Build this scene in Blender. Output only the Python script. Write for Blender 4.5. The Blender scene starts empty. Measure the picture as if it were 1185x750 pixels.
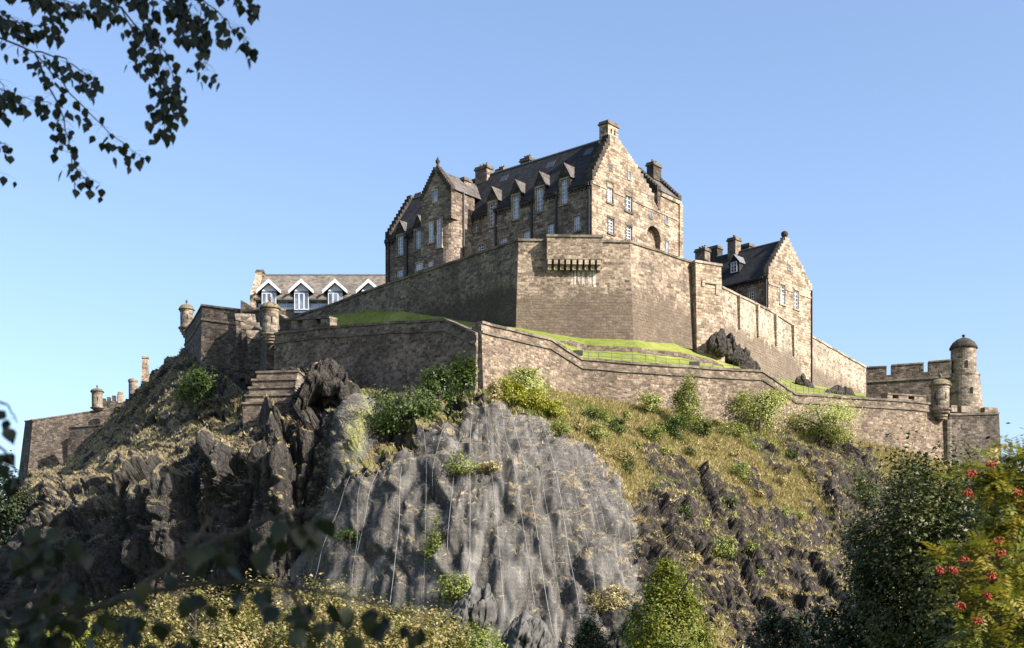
import bpy, math, random
import numpy as np
from mathutils import Vector
random.seed(7); RNG = np.random.default_rng(7)
C = bpy.context.scene.collection
scn = bpy.context.scene

# ------------------------------------------------------------------ camera, light, exposure
F, HX, HZ = 1560.0, 592.5, 760.0          # focal length and horizon of the photograph, in its pixels
cam = bpy.data.objects.new('camera', bpy.data.cameras.new('camera')); C.objects.link(cam)
cam.location = (0, 0, 0); cam.rotation_euler = (math.radians(90), 0, 0)
cam.data.sensor_width = 36; cam.data.lens = 36*F/1185; cam.data.shift_y = (HZ-375)/1185
cam.data.clip_start = 0.1; cam.data.clip_end = 20000
cam.data.dof.use_dof = True; cam.data.dof.focus_distance = 160; cam.data.dof.aperture_fstop = 4.5
scn.camera = cam
SUN_AZ, SUN_EL = 60.0, 34.0               # azimuth to the right of straight behind the camera
az, el = math.radians(SUN_AZ), math.radians(SUN_EL)
sdir = Vector((math.sin(az)*math.cos(el), -math.cos(az)*math.cos(el), math.sin(el)))
sun = bpy.data.objects.new('sun', bpy.data.lights.new('sun', 'SUN')); C.objects.link(sun)
sun.data.energy = 5.0; sun.data.angle = math.radians(0.5); sun.data.color = (1, .935, .845)
sun.rotation_euler = (-sdir).to_track_quat('-Z', 'Y').to_euler()
w = bpy.data.worlds.new('World'); scn.world = w; w.use_nodes = True
nt = w.node_tree; nt.nodes.clear()
sky = nt.nodes.new('ShaderNodeTexSky'); sky.sky_type = 'NISHITA'; sky.sun_disc = False
sky.sun_elevation = el; sky.sun_rotation = math.atan2(sdir.x, sdir.y)
sky.air_density = 1.0; sky.dust_density = 1.8; sky.ozone_density = 3.5
bg = nt.nodes.new('ShaderNodeBackground'); bg.inputs[1].default_value = 0.105
wo = nt.nodes.new('ShaderNodeOutputWorld')
hs = nt.nodes.new('ShaderNodeHueSaturation'); hs.inputs['Saturation'].default_value = .96
mx = nt.nodes.new('ShaderNodeMix'); mx.data_type = 'RGBA'; mx.blend_type = 'MULTIPLY'; mx.inputs[0].default_value = 1; mx.inputs[7].default_value = (1.03, 1.0, 1.0, 1)
nt.links.new(sky.outputs[0], hs.inputs['Color']); nt.links.new(hs.outputs[0], mx.inputs[6]); nt.links.new(mx.outputs[2], bg.inputs[0]); nt.links.new(bg.outputs[0], wo.inputs[0])
scn.view_settings.view_transform = 'Standard'; scn.view_settings.look = 'None'
scn.view_settings.exposure = 1.4; scn.view_settings.gamma = 1; scn.view_settings.use_curve_mapping = False

# ------------------------------------------------------------------ helpers
def P(px, py, Y): return np.array([(px-HX)*Y/F, Y, (HZ-py)*Y/F])

def tag(o, label=None, cat=None, group=None, kind=None):
    if label: o['label'] = label
    if cat: o['category'] = cat
    if group: o['group'] = group
    if kind: o['kind'] = kind
    return o

def thing(name, label, cat, loc=(0, 0, 0), group=None):
    o = bpy.data.objects.new(name, None); C.objects.link(o)
    o.location = [float(v) for v in loc]; o.empty_display_size = .5
    o['_l'] = [float(v) for v in loc]
    return tag(o, label, cat, group)

def root_loc(p):
    while p.parent: p = p.parent
    return np.array(p.location)

def mesh(name, V, Fc, mat, parent=None, smooth=False, attr=None):
    V = np.asarray(V, dtype=float).reshape(-1, 3)
    if parent is not None: V = V - root_loc(parent)
    me = bpy.data.meshes.new(name)
    if isinstance(Fc, np.ndarray):
        n, k = Fc.shape
        me.vertices.add(len(V)); me.vertices.foreach_set('co', V.astype(np.float32).ravel())
        me.loops.add(n*k); me.loops.foreach_set('vertex_index', Fc.astype(np.int32).ravel())
        me.polygons.add(n); me.polygons.foreach_set('loop_start', (np.arange(n)*k).astype(np.int32))
        me.update(calc_edges=True)
    else:
        me.from_pydata([tuple(v) for v in V], [], [tuple(int(i) for i in f) for f in Fc]); me.update()
    if smooth: me.polygons.foreach_set('use_smooth', np.ones(len(me.polygons), dtype=bool))
    if attr:
        for k, a in attr.items():
            at = me.attributes.new(k, 'FLOAT', 'POINT'); at.data.foreach_set('value', np.asarray(a, dtype=np.float32))
    o = bpy.data.objects.new(name, me); C.objects.link(o)
    if mat: me.materials.append(mat)
    if parent is not None: o.parent = parent
    return o

class MB:
    def __init__(s): s.V = []; s.F = []
    def add(s, V, Fc):
        n = len(s.V); s.V += [tuple(float(c) for c in v) for v in V]; s.F += [tuple(i+n for i in f) for f in Fc]; return s
    def hexa(s, b, t):               # four bottom points, four top points, same order
        return s.add(list(b)+list(t), [(3,2,1,0),(4,5,6,7),(0,1,5,4),(1,2,6,5),(2,3,7,6),(3,0,4,7)])
    def prism(s, poly, vec):         # planar polygon pushed along vec
        n = len(poly); a = [np.array(p, float) for p in poly]; b = [p+np.array(vec, float) for p in a]
        return s.add(a+b, [tuple(range(n)), tuple(range(2*n-1, n-1, -1))]+[(i, i+n, (i+1) % n+n, (i+1) % n) for i in range(n)])
    def lathe(s, prof, c, seg=24):
        V = []; Fc = []
        for r, z in prof:
            for k in range(seg):
                a = 2*math.pi*k/seg; V.append((c[0]+r*math.cos(a), c[1]+r*math.sin(a), z))
        for i in range(len(prof)-1):
            for k in range(seg): Fc.append((i*seg+k, i*seg+(k+1) % seg, (i+1)*seg+(k+1) % seg, (i+1)*seg+k))
        Fc.append(tuple(range(seg-1, -1, -1))); Fc.append(tuple((len(prof)-1)*seg+k for k in range(seg)))
        return s.add(V, Fc)
    def tube(s, pts, rad, seg=6):
        pts = [Vector([float(c) for c in p]) for p in pts]; V = []; Fc = []
        if not hasattr(rad, '__len__'): rad = [rad]*len(pts)
        for i, p in enumerate(pts):
            d = (pts[min(i+1, len(pts)-1)]-pts[max(i-1, 0)]).normalized()
            u = d.cross(Vector((0, 0, 1)) if abs(d.z) < .95 else Vector((1, 0, 0))).normalized(); v = d.cross(u)
            for k in range(seg):
                a = 2*math.pi*k/seg; V.append(p+(u*math.cos(a)+v*math.sin(a))*rad[i])
        for i in range(len(pts)-1):
            for k in range(seg): Fc.append((i*seg+k, (i+1)*seg+k, (i+1)*seg+(k+1) % seg, i*seg+(k+1) % seg))
        Fc.append(tuple(range(seg))); Fc.append(tuple((len(pts)-1)*seg+k for k in range(seg-1, -1, -1)))
        return s.add(V, Fc)
    def build(s, name, mat, parent=None, smooth=False): return mesh(name, s.V, s.F, mat, parent, smooth)

# ------------------------------------------------------------------ numpy noise
_perm = np.random.default_rng(3).permutation(1024)
_grad = np.random.default_rng(4).normal(size=(1024, 3)); _grad /= np.linalg.norm(_grad, axis=1)[:, None]
_rnd = np.random.default_rng(5).random((1024, 6))
def _h(i, j, k): return _perm[(_perm[(_perm[i & 1023]+j) & 1023]+k) & 1023]
def pn(p):
    p = np.asarray(p, float); i = np.floor(p).astype(int); f = p-i; u = f*f*f*(f*(f*6-15)+10); r = 0
    for a in (0, 1):
        for b in (0, 1):
            for c in (0, 1):
                g = _grad[_h(i[..., 0]+a, i[..., 1]+b, i[..., 2]+c)]
                d = (g*(f-np.array([a, b, c]))).sum(-1)
                wx = u[..., 0] if a else 1-u[..., 0]; wy = u[..., 1] if b else 1-u[..., 1]; wz = u[..., 2] if c else 1-u[..., 2]
                r = r+d*wx*wy*wz
    return r*1.6
def fbm(p, o=4, g=.5):
    r = 0; a = 1; p = np.asarray(p, float)
    for k in range(o): r = r+a*pn(p*2**k+17.3*k); a *= g
    return r
def facet(p, tilt=.6):               # angular blocks: every cell its own height and tilt
    p = np.asarray(p, float); i = np.floor(p).astype(int)
    best = np.full(p.shape[:-1], 9e9); best2 = best.copy(); val = np.zeros(p.shape[:-1])
    for a in (-1, 0, 1):
        for b in (-1, 0, 1):
            for c in (-1, 0, 1):
                h = _h(i[..., 0]+a, i[..., 1]+b, i[..., 2]+c); R = _rnd[h]
                o = p-(i+np.array([a, b, c])+R[..., :3]); d = (o*o).sum(-1)
                v = (R[..., 3]-.5)+tilt*((o*_grad[h]).sum(-1))
                m = d < best; best2 = np.where(m, best, np.minimum(best2, d)); val = np.where(m, v, val); best = np.where(m, d, best)
    return val, np.sqrt(best2)-np.sqrt(best)
def sstep(a, b, x): t = np.clip((x-a)/(b-a), 0, 1); return t*t*(3-2*t)
def inpoly(x, y, poly):
    r = np.zeros(x.shape, bool); n = len(poly)
    for i in range(n):
        x1, y1 = poly[i]; x2, y2 = poly[(i+1) % n]
        if y1 == y2: continue
        c = ((y1 > y) != (y2 > y)) & (x < (x2-x1)*(y-y1)/(y2-y1)+x1); r ^= c
    return r
def blur(a, n, ax):
    k = np.ones(n)/n; pad = [(0, 0), (0, 0)]; pad[ax] = (n//2, n-1-n//2)
    return np.apply_along_axis(lambda m: np.convolve(m, k, 'valid'), ax, np.pad(a, pad, mode='edge'))

# ------------------------------------------------------------------ materials
def newmat(name):
    m = bpy.data.materials.new(name); m.use_nodes = True; n = m.node_tree; n.nodes.clear()
    out = n.nodes.new('ShaderNodeOutputMaterial'); b = n.nodes.new('ShaderNodeBsdfPrincipled')
    n.links.new(b.outputs[0], out.inputs[0]); b.inputs['Roughness'].default_value = .9
    b.inputs['Specular IOR Level'].default_value = .2
    return m, n, b, out
def N(n, t, **kw):
    x = n.nodes.new('ShaderNode'+t)
    for k, v in kw.items(): setattr(x, k, v)
    return x
def ramp(n, fac, stops, interp='LINEAR'):
    r = N(n, 'ValToRGB'); r.color_ramp.interpolation = interp
    while len(r.color_ramp.elements) < len(stops): r.color_ramp.elements.new(.5)
    for e, (p, c) in zip(r.color_ramp.elements, stops):
        e.position = p; e.color = (*c, 1) if hasattr(c, '__len__') else (c, c, c, 1)
    n.links.new(fac, r.inputs[0]); return r.outputs[0]
def mixc(n, fac, a, b, mode='MIX'):
    m = N(n, 'Mix', data_type='RGBA', blend_type=mode)
    for s, v in ((m.inputs[0], fac), (m.inputs[6], a), (m.inputs[7], b)):
        if hasattr(v, 'links'): n.links.new(v, s)
        else: s.default_value = v if not hasattr(v, '__len__') else (*v, 1)
    return m.outputs[2]
def mth(n, op, a, b=None, c=None):
    m = N(n, 'Math', operation=op)
    for s, v in zip(m.inputs, (a, b, c)):
        if v is None: continue
        if hasattr(v, 'links'): n.links.new(v, s)
        else: s.default_value = v
    return m.outputs[0]
def posmap(n, scale, rot=(0, 0, 0)):
    g = N(n, 'NewGeometry'); mp = N(n, 'Mapping'); mp.inputs['Scale'].default_value = scale; mp.inputs['Rotation'].default_value = rot
    n.links.new(g.outputs['Position'], mp.inputs[0]); return mp.outputs[0]
def noise(n, vec, scale, detail=4, rough=.6):
    x = N(n, 'TexNoise'); x.inputs['Scale'].default_value = scale; x.inputs['Detail'].default_value = detail
    x.inputs['Roughness'].default_value = rough; n.links.new(vec, x.inputs['Vector']); return x.outputs[0]
def bump(n, b, h, strength, dist):
    x = N(n, 'Bump'); x.inputs['Strength'].default_value = strength; x.inputs['Distance'].default_value = dist
    n.links.new(h, x.inputs['Height']); n.links.new(x.outputs[0], b.inputs['Normal'])

def wallvec(n):
    """position along the wall's own horizontal direction and height"""
    g = N(n, 'NewGeometry'); cr = N(n, 'VectorMath', operation='CROSS_PRODUCT'); cr.inputs[0].default_value = (0, 0, 1); n.links.new(g.outputs['True Normal'], cr.inputs[1])
    nm = N(n, 'VectorMath', operation='NORMALIZE'); n.links.new(cr.outputs[0], nm.inputs[0])
    d = N(n, 'VectorMath', operation='DOT_PRODUCT'); n.links.new(g.outputs['Position'], d.inputs[0]); n.links.new(nm.outputs[0], d.inputs[1])
    sx = N(n, 'SeparateXYZ'); n.links.new(g.outputs['Position'], sx.inputs[0]); cb = N(n, 'CombineXYZ'); n.links.new(d.outputs['Value'], cb.inputs[0]); n.links.new(sx.outputs[2], cb.inputs[1])
    return cb.outputs[0]
def coursed(name, cols, size=(.7, .36), stain=None, dirt=.5, dark=(.05, .042, .035), streak=None, rough=.92, bs=.8, warp=.16, odd=.16):
    return stone(name, cols, size, stain, dirt, dark, streak, rough, bs, (warp, odd))
def stone(name, cols, size=(.62, .36), stain=None, dirt=.5, dark=(.05, .042, .035), streak=None, rough=.92, bs=.8, blocks=None):
    """rubble masonry: every stone its own tone, pale mortar, brown weathering; stain = (z, softness, colour) for a weathered lower face"""
    cols = [(c[0]*.74, c[1]*.728, c[2]*.735) for c in cols]; dark = tuple(q*.65 for q in dark)
    m, n, b, _ = newmat(name); b.inputs['Roughness'].default_value = rough
    v = posmap(n, (1/size[0], 1/size[0], 1/size[1]))
    wv = N(n, 'TexNoise'); wv.inputs['Scale'].default_value = .7; n.links.new(v, wv.inputs['Vector'])
    vv = N(n, 'VectorMath', operation='MULTIPLY_ADD'); n.links.new(wv.outputs[1], vv.inputs[0]); vv.inputs[1].default_value = (.5, .5, .5); n.links.new(v, vv.inputs[2])
    vo = N(n, 'TexVoronoi'); vo.inputs['Scale'].default_value = 1; vo.inputs['Randomness'].default_value = .85; n.links.new(vv.outputs[0], vo.inputs['Vector'])
    ve = N(n, 'TexVoronoi', feature='DISTANCE_TO_EDGE'); ve.inputs['Scale'].default_value = 1; ve.inputs['Randomness'].default_value = .85; n.links.new(vv.outputs[0], ve.inputs['Vector'])
    sp = N(n, 'SeparateColor'); n.links.new(vo.outputs['Color'], sp.inputs[0])
    edge, rA, rB = ve.outputs['Distance'], sp.outputs[0], sp.outputs[1]
    odd = .16
    if blocks:
        warp, odd = blocks
        wn = N(n, 'TexNoise'); wn.inputs['Scale'].default_value = 1.1; wn.inputs['Detail'].default_value = 3; n.links.new(posmap(n, (1, 1, 1)), wn.inputs['Vector'])
        wa = N(n, 'VectorMath', operation='MULTIPLY_ADD'); n.links.new(wn.outputs[1], wa.inputs[0]); wa.inputs[1].default_value = (warp*3, warp*1.6, 0); n.links.new(wallvec(n), wa.inputs[2])
        def brick(off, sc):
            bt = N(n, 'TexBrick'); bt.offset = off; bt.inputs['Color1'].default_value = (0, 0, 0, 1); bt.inputs['Color2'].default_value = (1, 1, 1, 1); bt.inputs['Mortar'].default_value = (.5, .5, .5, 1)
            bt.inputs['Scale'].default_value = 1; bt.inputs['Mortar Size'].default_value = .035; bt.inputs['Mortar Smooth'].default_value = .4
            bt.inputs['Brick Width'].default_value = size[0]*sc; bt.inputs['Row Height'].default_value = size[1]*sc; n.links.new(wa.outputs[0], bt.inputs['Vector']); return bt
        b1, b2 = brick(.5, 1), brick(.37, 1.45)
        rA = mth(n, 'ADD', mth(n, 'MULTIPLY', b1.outputs[0], .86), mth(n, 'MULTIPLY', sp.outputs[0], .14)); rB = mth(n, 'FRACT', mth(n, 'ADD', mth(n, 'MULTIPLY', b2.outputs[0], 3.7), mth(n, 'MULTIPLY', b1.outputs[0], 5.3)))
        edge = mth(n, 'MULTIPLY', mth(n, 'SUBTRACT', 1, b1.outputs['Fac']), .2)
    k = len(cols); col = ramp(n, rA, [(i/(k-1), c) for i, c in enumerate(cols)])
    p1 = posmap(n, (1, 1, 1))
    fine = noise(n, p1, 3.2, 6, .75); col = mixc(n, .65, col, ramp(n, fine, [(.3, .22), (.7, 1.45)]), 'MULTIPLY')
    col = mixc(n, 1, col, ramp(n, noise(n, posmap(n, (1, 1, 1.3)), .42, 5, .7), [(.36, .6), (.5, .95), (.64, 1.2)]), 'MULTIPLY')
    big = noise(n, posmap(n, (1, 1, .6)), .16, 5, .65)
    col = mixc(n, ramp(n, big, [(.47, 0), (.66, dirt)]), col, dark)
    st = noise(n, posmap(n, (.9, .9, .09)), 1.0, 4, .6)
    col = mixc(n, ramp(n, st, [(.53, 0), (.72, dirt*.8)]), col, dark)
    sel = ramp(n, rB, [(1-odd, 0), (1.03-odd, .7)]); col = mixc(n, sel, col, dark)
    if stain:
        z, soft, sc = stain
        g = N(n, 'NewGeometry'); sx = N(n, 'SeparateXYZ'); n.links.new(g.outputs['Position'], sx.inputs[0])
        h = mth(n, 'ADD', mth(n, 'MULTIPLY', mth(n, 'SUBTRACT', z, sx.outputs[2]), 1/soft),
                mth(n, 'MULTIPLY', mth(n, 'SUBTRACT', noise(n, posmap(n, (.8, .8, .16)), 1, 4, .6), .5), 3.2))
        fct = mth(n, 'MULTIPLY', ramp(n, h, [(.1, 0), (.9, 1)]), .78)
        col = mixc(n, fct, col, mixc(n, .7, sc, ramp(n, fine, [(.25, .4), (.75, 1.5)]), 'MULTIPLY'))
    if streak:
        x0, x1, z0, z1 = streak
        g = N(n, 'NewGeometry'); sx = N(n, 'SeparateXYZ'); n.links.new(g.outputs['Position'], sx.inputs[0])
        a = mth(n, 'MULTIPLY', mth(n, 'COMPARE', sx.outputs[0], (x0+x1)/2, (x1-x0)/2),
                mth(n, 'MULTIPLY', mth(n, 'GREATER_THAN', sx.outputs[2], mth(n, 'ADD', z0, mth(n, 'MULTIPLY', noise(n, posmap(n, (1.6, .0, 0)), 1, 2), 4))), mth(n, 'LESS_THAN', sx.outputs[2], z1)))
        s2 = ramp(n, noise(n, posmap(n, (2.6, .0, .05)), 1, 2), [(.5, 0), (.6, .55)])
        col = mixc(n, mth(n, 'MULTIPLY', a, s2), col, (.62, .6, .55))
    e = ramp(n, edge, [(0, .45), (.1, 1)])
    col = mixc(n, .45, col, e, 'MULTIPLY')
    n.links.new(col, b.inputs['Base Color'])
    hh = mth(n, 'ADD', mth(n, 'MINIMUM', edge, .22), mth(n, 'MULTIPLY', fine, .45))
    hh = mth(n, 'ADD', hh, mth(n, 'MULTIPLY', sp.outputs[2], .18))
    bump(n, b, hh, bs, .22); return m

def plain(name, c, rough=.6, var=.25, scale=2.0, metal=0, spec=.3):
    m, n, b, _ = newmat(name); b.inputs['Roughness'].default_value = rough; b.inputs['Metallic'].default_value = metal
    b.inputs['Specular IOR Level'].default_value = spec
    f = noise(n, posmap(n, (1, 1, 1)), scale, 5, .65)
    n.links.new(mixc(n, 1, c, ramp(n, f, [(.25, 1-var*1.6), (.75, 1+var)]), 'MULTIPLY'), b.inputs['Base Color'])
    bump(n, b, f, .15, .05); return m

def slate(name, c, sz=.35):
    m, n, b, _ = newmat(name); b.inputs['Roughness'].default_value = .75; b.inputs['Specular IOR Level'].default_value = .15
    v = posmap(n, (1/.5, 1/.5, 1/sz))
    vo = N(n, 'TexVoronoi'); vo.inputs['Scale'].default_value = 1; n.links.new(v, vo.inputs['Vector'])
    sp = N(n, 'SeparateColor'); n.links.new(vo.outputs['Color'], sp.inputs[0])
    col = mixc(n, 1, c, ramp(n, sp.outputs[0], [(0, .65), (1, 1.35)]), 'MULTIPLY')
    col = mixc(n, .6, col, ramp(n, noise(n, posmap(n, (.5, .5, .2)), 1, 5), [(.3, .6), (.7, 1.4)]), 'MULTIPLY')
    n.links.new(col, b.inputs['Base Color']); bump(n, b, sp.outputs[1], .4, .05); return m

def leafmat(name, cols, trans=.3, rough=.5, spec=.3):
    cols = [tuple(q*.8 for q in c) for c in cols]
    m, n, b, out = newmat(name); b.inputs['Roughness'].default_value = rough; b.inputs['Specular IOR Level'].default_value = spec
    a = N(n, 'Attribute', attribute_name='rnd'); k = len(cols)
    col = ramp(n, a.outputs['Fac'], [(i/(k-1), c) for i, c in enumerate(cols)])
    n.links.new(col, b.inputs['Base Color'])
    if trans:
        t = N(n, 'BsdfTranslucent'); n.links.new(mixc(n, 1, col, (1.1, 1.2, .6), 'MULTIPLY'), t.inputs[0])
        ms = N(n, 'MixShader'); ms.inputs[0].default_value = trans
        n.links.new(b.outputs[0], ms.inputs[1]); n.links.new(t.outputs[0], ms.inputs[2]); n.links.new(ms.outputs[0], out.inputs[0])
    return m

M = {}
M['pale'] = coursed('pale_sandstone', [(.26, .19, .13), (.48, .37, .26), (.60, .48, .34), (.36, .27, .185), (.64, .53, .39), (.22, .16, .115), (.52, .42, .30)], (.85, .42), dirt=.28, dark=(.13, .092, .064), odd=.17)
M['facade'] = coursed('shaded_brown_sandstone', [(.13, .10, .075), (.30, .235, .175), (.44, .35, .265), (.2, .155, .117), (.54, .435, .33), (.10, .08, .06)], (.85, .42), dirt=.5, dark=(.07, .055, .045))  # sooty brown stone, its colour lowered further to stand in for shade
M['bastion'] = coursed('bastion_rubble', [(.22, .165, .115), (.36, .28, .2), (.48, .385, .28), (.28, .215, .155), (.17, .13, .095)], (.7, .38), warp=.3, stain=(47.0, 2.0, (.10, .076, .055)), dirt=.42,
                     streak=(7.5, 10.8, 45.0, 48.9), dark=(.08, .062, .05))
M['rampart'] = coursed('shaded_rampart_rubble', [(.12, .098, .078), (.23, .19, .145), (.34, .28, .215), (.17, .14, .105)], (.66, .36), stain=(47.6, 1.2, (.05, .04, .032)), dirt=.5, dark=(.05, .04, .034))  # rubble toned down to stand in for shade; the lower stain is weathering
M['curtain'] = coursed('curtain_rubble', [(.17, .125, .085), (.29, .222, .155), (.44, .35, .25), (.22, .166, .118), (.13, .098, .07)], (.5, .3), warp=.34, odd=.2, dirt=.4, dark=(.085, .065, .05))
M['upper'] = coursed('upper_curtain_rubble', [(.36, .29, .21), (.5, .41, .3), (.6, .5, .38), (.42, .34, .25)], (.7, .38), stain=(46.3, 1.6, (.105, .08, .058)), dirt=.3, dark=(.09, .07, .055))
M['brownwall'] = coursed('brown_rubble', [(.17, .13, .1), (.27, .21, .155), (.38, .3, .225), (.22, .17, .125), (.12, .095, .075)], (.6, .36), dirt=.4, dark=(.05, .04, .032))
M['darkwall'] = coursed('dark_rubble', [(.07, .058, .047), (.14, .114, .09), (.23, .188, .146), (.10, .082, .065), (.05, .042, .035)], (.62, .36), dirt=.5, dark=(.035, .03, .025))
M['trim'] = stone('dressed_stone', [(.36, .29, .21), (.44, .36, .27), (.5, .42, .32)], (1.3, .6), dirt=.3, dark=(.12, .1, .08), bs=.3)
M['coping'] = stone('weathered_coping', [(.2, .165, .125), (.28, .235, .18), (.16, .135, .105)], (1.2, .5), dirt=.35, dark=(.07, .06, .05), bs=.4)
M['sooty'] = stone('sooty_stone', [(.055, .047, .04), (.09, .075, .06), (.13, .105, .082), (.07, .058, .048)], (.9, .45), dirt=.5, dark=(.03, .026, .022), bs=.4)
M['turret'] = stone('turret_ashlar', [(.22, .18, .135), (.32, .265, .2), (.4, .335, .255)], (.8, .4), dirt=.45, dark=(.08, .066, .05), bs=.4)
M['lichen'] = stone('lichened_cap', [(.15, .125, .08), (.2, .17, .105), (.25, .215, .13)], (.7, .4), dirt=.5, dark=(.07, .06, .045), bs=.4)
M['slate'] = slate('dark_slate', (.022, .0215, .023)); M['slate_grey'] = slate('grey_slate', (.085, .076, .068)); M['slate_brown'] = slate('brown_slate', (.12, .103, .086), .3)
M['lead'] = plain('lead_flashing', (.14, .145, .15), .5); M['skylight'] = plain('skylight_glass', (.05, .055, .06), .4); M['white'] = plain('white_paint', (.6, .6, .6), .5, .08)
M['pipe'] = plain('black_iron', (.02, .02, .022), .5); M['rail'] = plain('grey_railing', (.09, .09, .085), .5)
M['void'] = plain('black_opening_shade', (.012, .011, .01), .9)  # near black colour in place of the unlit depth of openings
m, n, b, _ = newmat('window_glass'); b.inputs['IOR'].default_value = 1.9; b.inputs['Roughness'].default_value = .08; n.links.new(ramp(n, noise(n, posmap(n, (1, 1, 1)), .45, 2, .5), [(.38, (.02, .026, .035)), (.5, (.07, .085, .11)), (.6, (.2, .22, .25))]), b.inputs['Base Color']); b.inputs['Specular IOR Level'].default_value = .8; M['glass'] = m
M['blueframe'] = plain('blue_grey_boarding', (.08, .12, .17), .5, .1)
M['bark'] = plain('bark', (.06, .05, .042), .9, .4, 6)
M['birchbark'] = plain('birch_bark', (.35, .33, .3), .8, .5, 5)

# rock and grass of the crag, driven by attributes stored on the sheet
m, n, b, _ = newmat('crag_rock'); b.inputs['Roughness'].default_value = .85
def att(nm): a = N(n, 'Attribute', attribute_name=nm); return a.outputs['Fac']
p1 = posmap(n, (1, 1, 1)); f1 = noise(n, p1, 1.6, 8, .75); f2 = noise(n, posmap(n, (1, 1, .3)), .8, 6, .7); f3 = noise(n, p1, .22, 4, .6)
dk = ramp(n, f1, [(.3, (.016, .015, .0145)), (.5, (.045, .041, .038)), (.72, (.12, .107, .092))])
br = ramp(n, f2, [(.3, (.026, .023, .0205)), (.52, (.066, .057, .048)), (.75, (.17, .142, .11))])
rock = mixc(n, ramp(n, f3, [(.4, 0), (.62, 1)]), dk, br)
pl = ramp(n, f1, [(.3, (.0165, .0152, .014)), (.43, (.053, .048, .0425)), (.58, (.097, .087, .076)), (.74, (.175, .155, .13))])
rock = mixc(n, att('pale'), rock, pl); rock = mixc(n, att('dark'), rock, ramp(n, f1, [(.3, (.012, .011, .0105)), (.48, (.042, .036, .032)), (.68, (.16, .132, .108))]))
gf = noise(n, p1, 2.4, 8, .8)
dry = ramp(n, gf, [(.28, (.07, .05, .024)), (.44, (.22, .165, .08)), (.58, (.36, .285, .155)), (.72, (.48, .4, .25))])
grn = ramp(n, gf, [(.3, (.03, .04, .01)), (.55, (.095, .115, .022)), (.75, (.2, .21, .05))])
sg = N(n, 'NewGeometry'); sm1 = N(n, 'Mapping', vector_type='TEXTURE'); sm1.inputs['Rotation'].default_value = (0, math.radians(50), 0); sm1.inputs['Scale'].default_value = (3.4, 1.2, .5); n.links.new(sg.outputs['Position'], sm1.inputs[0])
fst = noise(n, sm1.outputs[0], .9, 7, .72)
strat = ramp(n, fst, [(.34, (.012, .011, .0105)), (.48, (.045, .038, .033)), (.58, (.095, .076, .06)), (.7, (.21, .168, .132))])
rock = mixc(n, mth(n, 'MULTIPLY', att('dark'), .75), rock, strat)
dry = mixc(n, mth(n, 'MULTIPLY', ramp(n, noise(n, p1, .33, 5, .65), [(.48, 0), (.62, 1)]), .6), dry, ramp(n, gf, [(.3, (.05, .028, .014)), (.5, (.15, .09, .05)), (.7, (.27, .18, .1))]))
gcol = mixc(n, att('green'), dry, grn); gcol = mixc(n, att('olive'), gcol, ramp(n, gf, [(.3, (.06, .05, .034)), (.48, (.16, .134, .085)), (.68, (.3, .25, .16))]))  # olive dims the left slope's grass, shade put into its colour
gn_ = mth(n, 'ADD', mth(n, 'MULTIPLY', mth(n, 'SUBTRACT', gf, .5), 1.1), mth(n, 'MULTIPLY', mth(n, 'SUBTRACT', fst, .5), mth(n, 'MULTIPLY', att('dark'), -3.4)))
gfac = ramp(n, mth(n, 'ADD', att('grass'), gn_), [(.38, 0), (.56, 1)])
col = mixc(n, gfac, rock, gcol)
col = mixc(n, att('lichen'), col, ramp(n, f1, [(.35, (.2, .2, .06)), (.6, (.42, .45, .06))]))
vw = N(n, 'VectorMath', operation='MULTIPLY_ADD'); wn_ = N(n, 'TexNoise'); wn_.inputs['Scale'].default_value = .9; wn_.inputs['Detail'].default_value = 5; n.links.new(p1, wn_.inputs['Vector'])
n.links.new(wn_.outputs[1], vw.inputs[0]); vw.inputs[1].default_value = (1.6, 1.6, 1.6); n.links.new(posmap(n, (1.1, 1.1, .42)), vw.inputs[2])
vc = N(n, 'TexVoronoi', feature='DISTANCE_TO_EDGE'); vc.inputs['Scale'].default_value = .9; n.links.new(vw.outputs[0], vc.inputs['Vector'])
crk = ramp(n, vc.outputs['Distance'], [(0, .25), (.07, 1)])
col = mixc(n, mth(n, 'MULTIPLY', mth(n, 'SUBTRACT', 1, gfac), .8), col, mixc(n, 1, col, crk, 'MULTIPLY'))
n.links.new(col, b.inputs['Base Color'])
bump(n, b, mth(n, 'ADD', mth(n, 'ADD', mth(n, 'ADD', f1, mth(n, 'MULTIPLY', fst, mth(n, 'MULTIPLY', att('dark'), .9))), mth(n, 'MULTIPLY', gf, .5)), mth(n, 'MINIMUM', mth(n, 'MULTIPLY', vc.outputs['Distance'], 2), .35)), 1.0, .6); M['rock'] = m
m, n, b, _ = newmat('lawn'); f = noise(n, posmap(n, (1, 1, 1)), 1.2, 8, .75); f_ = noise(n, posmap(n, (1, 1, 1)), .13, 4)
c = ramp(n, f, [(.3, (.07, .092, .014)), (.52, (.13, .155, .024)), (.72, (.2, .21, .05))])
c = mixc(n, ramp(n, f_, [(.48, 0), (.68, .55)]), c, (.26, .26, .07))
n.links.new(c, b.inputs['Base Color']); bump(n, b, f, .7, .25); M['lawn'] = m
m, n, b, _ = newmat('garden_ground'); f = noise(n, posmap(n, (1, 1, 1)), .6, 6, .7)
n.links.new(ramp(n, f, [(.3, (.04, .06, .015)), (.7, (.09, .12, .03))]), b.inputs['Base Color']); M['ground'] = m
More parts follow.
